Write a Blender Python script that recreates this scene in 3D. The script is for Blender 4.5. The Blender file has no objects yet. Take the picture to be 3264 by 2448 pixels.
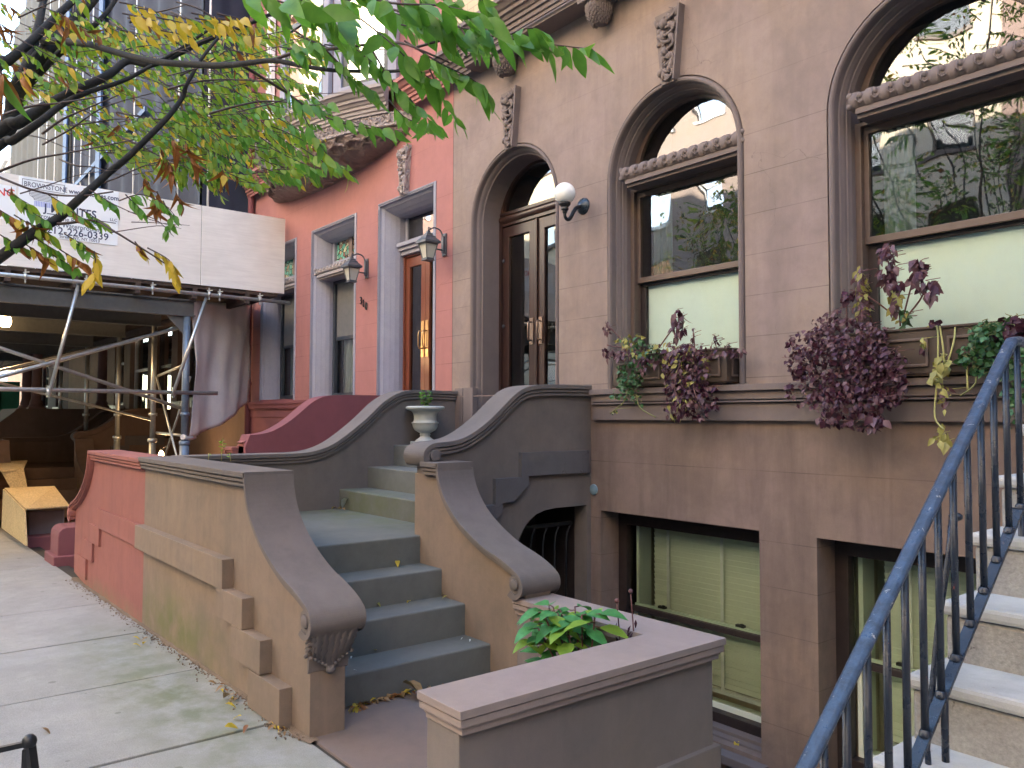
import bpy, bmesh, math, random
from mathutils import Vector, Matrix, noise
from mathutils.geometry import tessellate_polygon
from math import sin, cos, pi, radians, sqrt, atan2, hypot
random.seed(7)
S = bpy.context.scene
COL = S.collection
# ---------------------------------------------------------------- camera (metres; camera at origin, pavement 1.6 below)
F = 2555.14
YAW, PITCH, ROLL = radians(38.949), radians(2.411), radians(-0.153)
fw = Vector((-cos(YAW)*cos(PITCH), sin(YAW)*cos(PITCH), sin(PITCH)))
rt = fw.cross(Vector((0, 0, 1))).normalized(); dn = fw.cross(rt)
R_ = rt*cos(ROLL)+dn*sin(ROLL); D_ = -rt*sin(ROLL)+dn*cos(ROLL)
cd = bpy.data.cameras.new('camera'); cam = bpy.data.objects.new('camera', cd); COL.objects.link(cam)
cam.matrix_world = Matrix(((R_.x, -D_.x, -fw.x, 0), (R_.y, -D_.y, -fw.y, 0), (R_.z, -D_.z, -fw.z, 0), (0, 0, 0, 1)))
cd.sensor_width = 36; cd.lens = F/3264*36; cd.clip_end = 500; cd.clip_start = .05
S.camera = cam
def pix(x, y, d):                       # a direction seen in the photo at depth d, used to lay out the tree limbs in depth
    return R_*((x-1632)/F*d)+D_*((y-1224)/F*d)+fw*d
def gz(x):                              # pavement height: falls gently to the west
    return -1.6 if x > -3.8 else -1.6+.0165*(x+3.8)
# ---------------------------------------------------------------- materials
MATS = {}
def nmat(name):
    m = bpy.data.materials.new(name); m.use_nodes = True; n = m.node_tree; n.nodes.clear()
    out = n.nodes.new('ShaderNodeOutputMaterial'); MATS[name] = m
    return m, n, out
def N(n, t, **kw):
    x = n.nodes.new('ShaderNode'+t)
    for k, v in kw.items():
        if k in x.inputs: x.inputs[k].default_value = v
        else: setattr(x, k, v)
    return x
def L(n, a, b): n.links.new(a, b)
def mixc(n, fac, a, b, blend='MIX'):
    x = n.nodes.new('ShaderNodeMix'); x.data_type = 'RGBA'; x.blend_type = blend
    for s, v in ((x.inputs[0], fac), (x.inputs[6], a), (x.inputs[7], b)):
        if hasattr(v, 'links'): L(n, v, s)
        elif isinstance(v, (int, float)): s.default_value = v
        else: s.default_value = (*v, 1) if len(v) == 3 else v
    return x.outputs[2]
def mth(n, op, a, b=None, c=None):
    x = n.nodes.new('ShaderNodeMath'); x.operation = op
    for i, v in enumerate((a, b, c)):
        if v is None: continue
        if hasattr(v, 'links'): L(n, v, x.inputs[i])
        else: x.inputs[i].default_value = v
    return x.outputs[0]
def ramp(n, fac, lo, hi, a=0., b=1.):
    x = n.nodes.new('ShaderNodeMapRange'); L(n, fac, x.inputs[0])
    x.inputs[1].default_value = lo; x.inputs[2].default_value = hi; x.inputs[3].default_value = a; x.inputs[4].default_value = b
    return x.outputs[0]
def noise_t(n, vec, scale, detail=4, rough=.55, dist=0.):
    x = N(n, 'TexNoise'); x.inputs['Scale'].default_value = scale; x.inputs['Detail'].default_value = detail
    x.inputs['Roughness'].default_value = rough; x.inputs['Distortion'].default_value = dist; L(n, vec, x.inputs['Vector']); return x.outputs['Fac']
def scl(n, vec, s):
    x = N(n, 'VectorMath'); x.operation = 'MULTIPLY'; L(n, vec, x.inputs[0]); x.inputs[1].default_value = s; return x.outputs[0]
def mul(c, k): return tuple(min(1, v*k) for v in c)
def stone(name, c, alt=None, streak=.35, mottle=.5, grain=.12, rough=.85, bump=.25, joints=None, moss=None, dirt=None, carve=0, spec=.25, gs=260, peel=None, hue=.4, crack=0, spots=None):
    m, n, out = nmat(name)
    g = N(n, 'NewGeometry'); pos = g.outputs['Position']
    alt = alt or mul(c, .72)
    tan = (min(1, c[0]*1.12), c[1]*1.02, c[2]*.82); pur = (c[0]*.90, c[1]*.88, min(1, c[2]*1.02))
    h1 = noise_t(n, pos, .85, 5, .6, .5)
    col = mixc(n, mth(n, 'MULTIPLY', ramp(n, h1, .5, .68), hue), c, tan); col = mixc(n, mth(n, 'MULTIPLY', ramp(n, h1, .5, .34), hue), col, pur)
    f1 = noise_t(n, pos, 1.7, 7, .66, .5); f1 = ramp(n, f1, .38, .66)
    col = mixc(n, mth(n, 'MULTIPLY', f1, mottle), col, alt)
    f0 = noise_t(n, pos, 9., 6, .7, .3); col = mixc(n, mth(n, 'MULTIPLY', ramp(n, f0, .5, .72), mottle*.45), col, mul(alt, .8)); col = mixc(n, mth(n, 'MULTIPLY', ramp(n, f0, .48, .3), mottle*.3), col, mul(c, 1.25))
    f2 = noise_t(n, scl(n, pos, (3.2, 3.2, .42)), 1.3, 6, .68, .35); f2 = ramp(n, f2, .47, .74)
    col = mixc(n, mth(n, 'MULTIPLY', f2, streak), col, mul(alt, .85))
    f2b = noise_t(n, scl(n, pos, (4.1, 4.1, .45)), 1.1, 6, .65, .4); f2b = ramp(n, f2b, .55, .75)
    col = mixc(n, mth(n, 'MULTIPLY', f2b, streak*.5), col, mul(c, 1.22))
    f3 = noise_t(n, pos, gs, 3, .7)
    col = mixc(n, grain, col, mixc(n, ramp(n, f3, .3, .7), mul(c, .45), mul(c, 1.5)))
    h = f3
    f4 = noise_t(n, pos, 22, 5, .6)
    h = mth(n, 'ADD', mth(n, 'MULTIPLY', h, .25), mth(n, 'MULTIPLY', f4, .6))
    if joints:
        sp = N(n, 'SeparateXYZ'); L(n, pos, sp.inputs[0]); z = sp.outputs[2]
        for z0, pitch, lo, hi, st in joints:
            a = mth(n, 'FRACT', mth(n, 'DIVIDE', mth(n, 'SUBTRACT', z, z0-pitch*.5), pitch))
            a = mth(n, 'ABSOLUTE', mth(n, 'SUBTRACT', a, .5))
            a = mth(n, 'LESS_THAN', a, .0028/pitch)
            a = mth(n, 'MULTIPLY', a, mth(n, 'MULTIPLY', mth(n, 'GREATER_THAN', z, lo), mth(n, 'LESS_THAN', z, hi)))
            a = mth(n, 'MULTIPLY', a, ramp(n, noise_t(n, pos, 3.1, 3), .3, .62, .15, 1))
            col = mixc(n, mth(n, 'MULTIPLY', a, st), col, mul(c, .3))
            h = mth(n, 'SUBTRACT', h, mth(n, 'MULTIPLY', a, .8))
    if crack:
        wv = N(n, 'VectorMath'); wv.operation = 'ADD'; L(n, pos, wv.inputs[0]); nc = N(n, 'TexNoise'); nc.inputs['Scale'].default_value = 2.5; nc.inputs['Detail'].default_value = 5; L(n, pos, nc.inputs['Vector']); L(n, scl(n, nc.outputs['Color'], (.5, .5, .5)), wv.inputs[1])
        vv = N(n, 'TexVoronoi'); vv.feature = 'DISTANCE_TO_EDGE'; vv.inputs['Scale'].default_value = crack; L(n, wv.outputs[0], vv.inputs['Vector'])
        a = mth(n, 'MULTIPLY', mth(n, 'LESS_THAN', vv.outputs['Distance'], .0016*crack), ramp(n, noise_t(n, pos, 1.4, 3), .52, .62))
        col = mixc(n, mth(n, 'MULTIPLY', a, .5), col, mul(c, .35)); h = mth(n, 'SUBTRACT', h, mth(n, 'MULTIPLY', a, .5))
    if spots:
        vs = N(n, 'TexVoronoi'); vs.inputs['Scale'].default_value = spots; L(n, pos, vs.inputs['Vector']); sr = N(n, 'SeparateColor'); L(n, vs.outputs['Color'], sr.inputs[0])
        a = mth(n, 'MULTIPLY', mth(n, 'LESS_THAN', vs.outputs['Distance'], mth(n, 'MULTIPLY', sr.outputs[0], .16)), mth(n, 'GREATER_THAN', sr.outputs[1], .55)); col = mixc(n, mth(n, 'MULTIPLY', a, .55), col, mul(c, .42))
    if moss:                             # green growth patch low on the wall / beside it
        (mx, my, mz), (sx, sy, sz), mc = moss
        sp2 = N(n, 'VectorMath'); sp2.operation = 'SUBTRACT'; L(n, pos, sp2.inputs[0]); sp2.inputs[1].default_value = (mx, my, mz)
        q = scl(n, sp2.outputs[0], (1/sx, 1/sy, 1/sz)); ln = N(n, 'VectorMath'); ln.operation = 'LENGTH'; L(n, q, ln.inputs[0])
        a = ramp(n, ln.outputs['Value'], 1.15, .1)
        a = mth(n, 'MULTIPLY', a, ramp(n, noise_t(n, pos, 5, 5, .65), .3, .6))
        col = mixc(n, mth(n, 'MULTIPLY', a, .75), col, mc)
    if peel:
        a = ramp(n, noise_t(n, pos, 9, 6, .7, .6), peel[1], peel[1]+.03)
        col = mixc(n, a, col, peel[0])
    if carve:
        v = N(n, 'TexVoronoi'); v.feature = 'SMOOTH_F1'; v.inputs['Scale'].default_value = carve
        w = N(n, 'VectorMath'); w.operation = 'ADD'; L(n, pos, w.inputs[0])
        nn = N(n, 'TexNoise'); nn.inputs['Scale'].default_value = carve*.7; nn.inputs['Detail'].default_value = 3; L(n, pos, nn.inputs['Vector'])
        L(n, scl(n, nn.outputs['Color'], (.35, .35, .35)), w.inputs[1]); L(n, w.outputs[0], v.inputs['Vector'])
        h = mth(n, 'ADD', h, mth(n, 'MULTIPLY', v.outputs['Distance'], 2.2*14/carve))
    b = N(n, 'BsdfPrincipled'); b.inputs['Roughness'].default_value = rough; b.inputs['Specular IOR Level'].default_value = spec
    L(n, col, b.inputs['Base Color'])
    bp = N(n, 'Bump'); bp.inputs['Strength'].default_value = bump if not carve else .9; bp.inputs['Distance'].default_value = .006 if not carve else .03
    L(n, h, bp.inputs['Height']); L(n, bp.outputs[0], b.inputs['Normal'])
    L(n, b.outputs[0], out.inputs[0])
    return m
def paint(name, c, rough=.5, metal=0, var=.15, bump=.05, chips=None, spec=.5, sc=14):
    m, n, out = nmat(name)
    g = N(n, 'NewGeometry'); pos = g.outputs['Position']
    f = noise_t(n, pos, sc, 5, .65); col = mixc(n, mth(n, 'MULTIPLY', ramp(n, f, .3, .7), var*2), mul(c, 1+var*.4), mul(c, .6))
    b = N(n, 'BsdfPrincipled'); b.inputs['Metallic'].default_value = metal; b.inputs['Specular IOR Level'].default_value = spec
    if chips:
        a = ramp(n, noise_t(n, pos, 45, 5, .7, .5), chips[1], chips[1]+.02); col = mixc(n, a, col, chips[0])
    L(n, col, b.inputs['Base Color'])
    L(n, ramp(n, f, .3, .7, max(.05, rough-.1), min(1, rough+.12)), b.inputs['Roughness'])
    bp = N(n, 'Bump'); bp.inputs['Strength'].default_value = bump*4; bp.inputs['Distance'].default_value = .002
    L(n, noise_t(n, pos, 60, 4), bp.inputs['Height']); L(n, bp.outputs[0], b.inputs['Normal'])
    L(n, b.outputs[0], out.inputs[0]); return m
def wood(name, c, rough=.4, axis=(18, 18, 1.2), spec=.5, dark=.55):
    m, n, out = nmat(name)
    g = N(n, 'NewGeometry'); pos = g.outputs['Position']
    f = noise_t(n, scl(n, pos, axis), 3., 6, .65, .8); f0 = noise_t(n, pos, 2.2, 3)
    col = mixc(n, ramp(n, f, .35, .7), c, mul(c, dark)); col = mixc(n, mth(n, 'MULTIPLY', ramp(n, f0, .4, .65), .3), col, mul(c, .7))
    b = N(n, 'BsdfPrincipled'); b.inputs['Roughness'].default_value = rough; b.inputs['Specular IOR Level'].default_value = spec
    L(n, col, b.inputs['Base Color']); bp = N(n, 'Bump'); bp.inputs['Strength'].default_value = .12; bp.inputs['Distance'].default_value = .003
    L(n, f, bp.inputs['Height']); L(n, bp.outputs[0], b.inputs['Normal']); L(n, b.outputs[0], out.inputs[0]); return m
def glass(name, tint=(.85, .92, .9), refl=1.0, ior=1.75, wav=.004, base=.04):
    m, n, out = nmat(name)
    g = N(n, 'NewGeometry'); pos = g.outputs['Position']
    bp = N(n, 'Bump'); bp.inputs['Strength'].default_value = 1; bp.inputs['Distance'].default_value = wav
    L(n, noise_t(n, pos, 2.2, 1, .4), bp.inputs['Height'])
    fr = N(n, 'Fresnel'); fr.inputs['IOR'].default_value = ior
    fac = mth(n, 'MINIMUM', mth(n, 'ADD', mth(n, 'MULTIPLY', fr.outputs[0], refl), base), 1)
    t = N(n, 'BsdfTransparent'); t.inputs[0].default_value = (*tint, 1)
    gl = N(n, 'BsdfGlossy'); gl.inputs['Roughness'].default_value = .012; L(n, bp.outputs[0], gl.inputs['Normal'])
    mx = N(n, 'MixShader'); L(n, fac, mx.inputs[0]); L(n, t.outputs[0], mx.inputs[1]); L(n, gl.outputs[0], mx.inputs[2])
    L(n, mx.outputs[0], out.inputs[0]); return m
def leafm(name, c, c2, rough=.45, tr=.45, sc=30, spec=.4):
    m, n, out = nmat(name)
    g = N(n, 'NewGeometry'); pos = g.outputs['Position']
    f = noise_t(n, pos, sc, 3); r = g.outputs['Random Per Island']
    col = mixc(n, ramp(n, f, .3, .7), c, c2); col = mixc(n, mth(n, 'MULTIPLY', r, .6), col, mul(c2, .75))
    b = N(n, 'BsdfPrincipled'); b.inputs['Roughness'].default_value = rough; b.inputs['Specular IOR Level'].default_value = spec; L(n, col, b.inputs['Base Color'])
    t = N(n, 'BsdfTranslucent'); L(n, mixc(n, 1., col, (1.0, .95, .45), 'MULTIPLY'), t.inputs[0])
    mx = N(n, 'MixShader'); mx.inputs[0].default_value = tr; L(n, b.outputs[0], mx.inputs[1]); L(n, t.outputs[0], mx.inputs[2]); L(n, mx.outputs[0], out.inputs[0]); return m
def emit(name, c, s):
    m, n, out = nmat(name); e = N(n, 'Emission'); e.inputs[0].default_value = (*c, 1); e.inputs[1].default_value = s; L(n, e.outputs[0], out.inputs[0]); return m
def brick(name, c1, c2, mort, sc=1., rough=.9, bw=.22, bh=.075):
    m, n, out = nmat(name)
    g = N(n, 'NewGeometry'); sp = N(n, 'SeparateXYZ'); L(n, g.outputs['Position'], sp.inputs[0]); cb = N(n, 'CombineXYZ')
    L(n, mth(n, 'ADD', sp.outputs[0], sp.outputs[1]), cb.inputs[0]); L(n, sp.outputs[2], cb.inputs[1])
    t = N(n, 'TexBrick'); L(n, cb.outputs[0], t.inputs['Vector']); t.inputs['Scale'].default_value = 1; t.inputs['Brick Width'].default_value = bw*sc; t.inputs['Row Height'].default_value = bh*sc
    t.inputs['Mortar Size'].default_value = .006*sc; t.inputs['Color1'].default_value = (*c1, 1); t.inputs['Color2'].default_value = (*c2, 1); t.inputs['Mortar'].default_value = (*mort, 1)
    f = noise_t(n, g.outputs['Position'], .8, 4); col = mixc(n, mth(n, 'MULTIPLY', ramp(n, f, .3, .7), .5), t.outputs['Color'], mul(c2, .7))
    b = N(n, 'BsdfPrincipled'); b.inputs['Roughness'].default_value = rough; L(n, col, b.inputs['Base Color']); L(n, b.outputs[0], out.inputs[0]); return m

BR = (.295, .235, .212)
JB = [(.565, .2835, .26, 2.1, .6), (2.36, .42, 2.2, 3.5, .2), (-.82, .3, -2.3, -.7, .5), (-.354, 9, -.5, -.2, .6)]
m_brown = stone('brownstone_wall', BR, (.195, .155, .147), .5, .7, joints=JB, crack=.7, hue=.6)
m_basement = stone('basement_brownstone', (.245, .187, .163), (.15, .115, .105), .85, .7, joints=JB, hue=.6)
m_trim = stone('brownstone_trim', (.195, .162, .157), (.15, .13, .13), .25, .5, bump=.12)  # greyed and darkened to imitate shade in the mouldings
m_stoop = stone('stoop_stone', (.175, .152, .142), (.125, .115, .112), .45, .7, bump=.22)  # darkened to stand in for weak light on faces along the street
m_front = stone('stoop_wall_stone', (.27, .205, .155), (.175, .142, .118), .55, .7, bump=.25, moss=((-6.0, 1.75, -1.5), (1.15, 1.2, .28), (.12, .145, .04)))
m_slate = stone('slate_stone', (.125, .12, .13), (.09, .09, .10), .3, .6, bump=.2, crack=5.)
m_tread = stone('tread_stone', (.152, .158, .148), (.11, .118, .112), .1, .8, bump=.2, moss=((-6.3, 3.3, -.75), (1.4, .5, .3), (.1, .12, .05)))
m_plant = stone('areaway_wall_stone', (.215, .19, .18), (.165, .155, .155), .5, .6, bump=.2)
m_coping = stone('coping_stone', (.32, .265, .25), (.25, .215, .21), .25, .6, bump=.2)
m_pad = stone('pad_stone', (.2, .155, .14), (.15, .135, .13), .0, .7, bump=.15)
m_red = stone('red_painted_wall', (.39, .18, .17), (.32, .155, .15), .35, .6, bump=.2, hue=.25, crack=.5, joints=[(.565, .2835, .26, 2.1, .55), (2.36, .6, 2.2, 3.0, .3)])
m_redfront = stone('red_painted_stoop_wall', (.32, .125, .108), (.24, .10, .09), .6, .6, bump=.35, moss=((-7.8, 1.76, -1.68), (1.6, .4, .16), (.2, .17, .1)))
m_reddark = stone('dark_red_paint', (.24, .09, .10), (.19, .075, .085), .2, .5)
m_bouncebrick = brick('bounce_lit_brick', (.62, .5, .33), (.55, .43, .28), (.4, .34, .25))  # pale yellow imitates sunlight bounced onto the upper wall
m_bluetrim = stone('lavender_grey_trim', (.33, .34, .41), (.25, .26, .33), .15, .5, bump=.3, gs=90)
m_blueedge = stone('lavender_carved_edge', (.36, .37, .44), (.25, .26, .33), .1, .5, carve=42)
m_greytrim = stone('pale_carved_trim', (.37, .34, .34), (.27, .24, .23), .2, .5, bump=.2)
m_bowl = stone('carved_bowl', (.27, .21, .19), (.18, .14, .13), .1, .4, carve=7)
m_frieze = stone('carved_frieze', (.42, .37, .37), (.3, .26, .25), .1, .4, carve=13)
m_conc = stone('sidewalk_concrete', (.33, .335, .325), (.235, .24, .235), .0, .9, crack=.35, spots=5, grain=.35, bump=.35, gs=160, rough=.9, moss=((-5.0, 1.45, -1.6), (2.4, .42, .3), (.13, .15, .07)))
m_joint = stone('sidewalk_joint', (.055, .05, .045), None, 0, .3)
m_road = stone('asphalt', (.06, .06, .062), None, 0, .5, grain=.4, gs=120)
m_dirt = stone('dirt_debris', (.2, .15, .11), (.1, .08, .06), 0, .8, grain=.5, gs=90, bump=.8)
m_paleconc = stone('pale_step_tread', (.50, .51, .49), (.36, .37, .365), .05, .9, bump=.35, crack=2., peel=((.25, .22, .19), .68))
m_rough = stone('rough_riser', (.37, .36, .335), (.25, .24, .225), .5, .9, bump=1.6, crack=3.5, hue=.2, grain=.3, gs=70, peel=((.13, .12, .115), .64))
m_dark3 = stone('dark_brown_stone', (.17, .12, .10), (.11, .085, .07), .4, .6)  # even dark brown base with mottle and streaks
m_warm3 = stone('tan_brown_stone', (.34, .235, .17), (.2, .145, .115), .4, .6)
m_purple3 = stone('plum_column_stone', (.2, .125, .12), (.14, .09, .09), .2, .5)
m_frame = paint('dark_brown_window_frame', (.06, .042, .033), .45)
m_framelt = paint('bronze_window_frame', (.115, .082, .068), .45)
m_framedk = paint('black_brown_frame', (.028, .02, .02), .5)
m_navy = paint('navy_frame', (.035, .045, .06), .45)
m_white = paint('white_paint', (.75, .75, .73), .5)
m_door = wood('dark_mahogany_door', (.05, .025, .021), .3)
m_doorred = wood('orange_mahogany_door', (.22, .065, .032), .3, spec=.5, dark=.6)
m_brass = paint('aged_brass', (.5, .36, .2), .35, 1)
m_bronze = paint('bronze_handle', (.28, .21, .17), .35, .8)
m_iron = paint('black_iron', (.012, .014, .018), .38, 0, .3, .1)
m_lantern = paint('grey_lantern_metal', (.085, .095, .11), .42, .2)
m_rail = paint('blue_black_railing', (.014, .022, .040), .3, 0, .35, .25, chips=((.25, .05, .04), .70))
m_railtop = paint('worn_blue_handrail', (.035, .065, .125), .35, 0, .6, .4, chips=((.32, .33, .36), .64), sc=30)
m_galv = paint('galvanised_steel', (.5, .54, .54), .38, .75, .25)
m_galvb = paint('blue_steel_post', (.2, .27, .36), .45, .4, .2)
m_ply = wood('white_plywood', (.86, .86, .83), .7, (.8, .8, 9), .2, .88)
m_osb = stone('chipboard', (.60, .48, .27), (.48, .36, .19), 0, .9, grain=.5, gs=45)
m_beam = wood('shed_timber', (.11, .085, .075), .8, (1.2, 10, 10), .2)
m_tarp = stone('grey_tarpaulin', (.72, .69, .66), (.6, .575, .56), .4, .5, gs=120, bump=.3)
m_netg = stone('grey_netting', (.115, .115, .105), (.085, .085, .08), .4, .6, gs=60)
m_netd = stone('slate_netting', (.035, .042, .065), (.025, .03, .045), .4, .6, gs=60)
m_netb = paint('blue_frame_bar', (.03, .07, .17), .6)
m_signw = paint('sign_white', (.84, .92, .97), .4, 0, .04)
m_ink = paint('sign_navy_ink', (.03, .05, .12), .6)
m_inkr = paint('sign_red_ink', (.7, .08, .08), .6)
m_inkb = paint('sign_lilac_ink', (.35, .42, .8), .6)
m_glass = glass('window_glass', ior=1.62, base=.10)
m_glasslow = glass('shaded_pane_glass', tint=(.96, 1., .98), ior=1.35, base=.0, refl=.7)
m_glassarch = glass('arch_glass', tint=(.5, .6, .6), ior=1.7, base=.14)
m_glassg = glass('basement_glass', tint=(.88, .98, .93), ior=1.35, base=.01)
m_glassd = glass('door_glass', tint=(.35, .5, .55), ior=1.7, base=.08)
m_stain = None
m_shade = stone('roller_shade', (.74, .92, .93), (.68, .88, .90), .1, .3, grain=.03, bump=.02, rough=.9)
m_blind = paint('slat_blind', (.84, .86, .74), .6, 0, .06)
m_curt = paint('white_curtain', (.7, .75, .75), .8, 0, .1)
m_curtd = paint('teal_grey_curtain', (.22, .30, .31), .8, 0, .1)
m_screen = paint('grey_insect_screen', (.14, .145, .145), .8, 0, .1)
m_room = paint('room_dark', (.05, .055, .06), .9)
m_globe = None
m_frost = paint('frosted_lantern_pane', (.5, .5, .44), .5, 0, .1)
m_urn = stone('white_urn_stone', (.5, .52, .49), (.36, .38, .36), .35, .6, bump=.15, rough=.6)
m_soil = stone('soil', (.06, .045, .035), None, 0, .6, grain=.5)
m_bark = stone('bark', (.034, .035, .037), (.018, .019, .021), 0, .8, grain=.4, gs=90, bump=.7, rough=.9)
m_twig = paint('twig_bark', (.055, .035, .035), .7)
m_stem = paint('green_stem', (.16, .17, .06), .6)
m_vine = paint('pale_vine', (.38, .37, .13), .6)
m_stemp = paint('plum_stem', (.12, .05, .05), .6)
l_green = leafm('leaf_green', (.20, .46, .085), (.12, .32, .06), tr=.5)
l_lime = leafm('leaf_lime', (.40, .56, .07), (.26, .44, .06), tr=.5)
l_yel = leafm('leaf_yellow', (.80, .64, .09), (.68, .5, .07))
l_brn = leafm('leaf_brown', (.36, .15, .04), (.22, .08, .02), tr=.25)
l_dark = leafm('leaf_darkgreen', (.05, .13, .035), (.025, .075, .02))
l_plum = leafm('coleus_plum', (.085, .022, .045), (.045, .014, .028), tr=.15, spec=.3)
l_plumlt = leafm('coleus_dusty', (.17, .09, .11), (.11, .05, .07), tr=.15)
l_ivy = leafm('ivy_green', (.08, .2, .08), (.04, .12, .05), tr=.2)
l_pale = leafm('wilted_pale', (.42, .42, .12), (.33, .3, .1), tr=.3)
l_hyd = leafm('broad_leaf_green', (.10, .36, .12), (.06, .24, .07), tr=.25)
l_hydy = leafm('broad_leaf_lime', (.3, .5, .07), (.22, .4, .06), tr=.3)
l_dry = leafm('dry_leaf', (.4, .27, .13), (.25, .15, .07), tr=.1)
l_wht = leafm('pale_scrap', (.75, .8, .8), (.6, .65, .65), tr=.1)
def m_stainf():
    m, n, out = nmat('stained_glass'); g = N(n, 'NewGeometry'); v = N(n, 'TexVoronoi'); v.inputs['Scale'].default_value = 16; L(n, g.outputs['Position'], v.inputs['Vector'])
    cr = N(n, 'ValToRGB'); e = cr.color_ramp.elements; e[0].color = (.05, .3, .22, 1); e[1].color = (.55, .6, .4, 1); x = e.new(.4); x.color = (.25, .6, .48, 1); x = e.new(.7); x.color = (.22, .07, .05, 1)
    sp = N(n, 'SeparateColor'); L(n, v.outputs['Color'], sp.inputs[0]); L(n, sp.outputs[0], cr.inputs[0])
    v2 = N(n, 'TexVoronoi'); v2.feature = 'DISTANCE_TO_EDGE'; v2.inputs['Scale'].default_value = 16; L(n, g.outputs['Position'], v2.inputs['Vector'])
    col = mixc(n, mth(n, 'LESS_THAN', v2.outputs['Distance'], .05), cr.outputs[0], (.03, .03, .03))
    b = N(n, 'BsdfPrincipled'); b.inputs['Roughness'].default_value = .15; L(n, col, b.inputs['Base Color']); L(n, b.outputs[0], out.inputs[0]); return m
m_stain = m_stainf()
def m_globef():
    m, n, out = nmat('opal_globe_glass'); b = N(n, 'BsdfPrincipled'); b.inputs['Base Color'].default_value = (.9, .93, .93, 1); b.inputs['Roughness'].default_value = .2
    b.inputs['Subsurface Weight'].default_value = .3; b.inputs['Subsurface Radius'].default_value = (.1, .1, .1); L(n, b.outputs[0], out.inputs[0]); return m
m_globe = m_globef()
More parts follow.
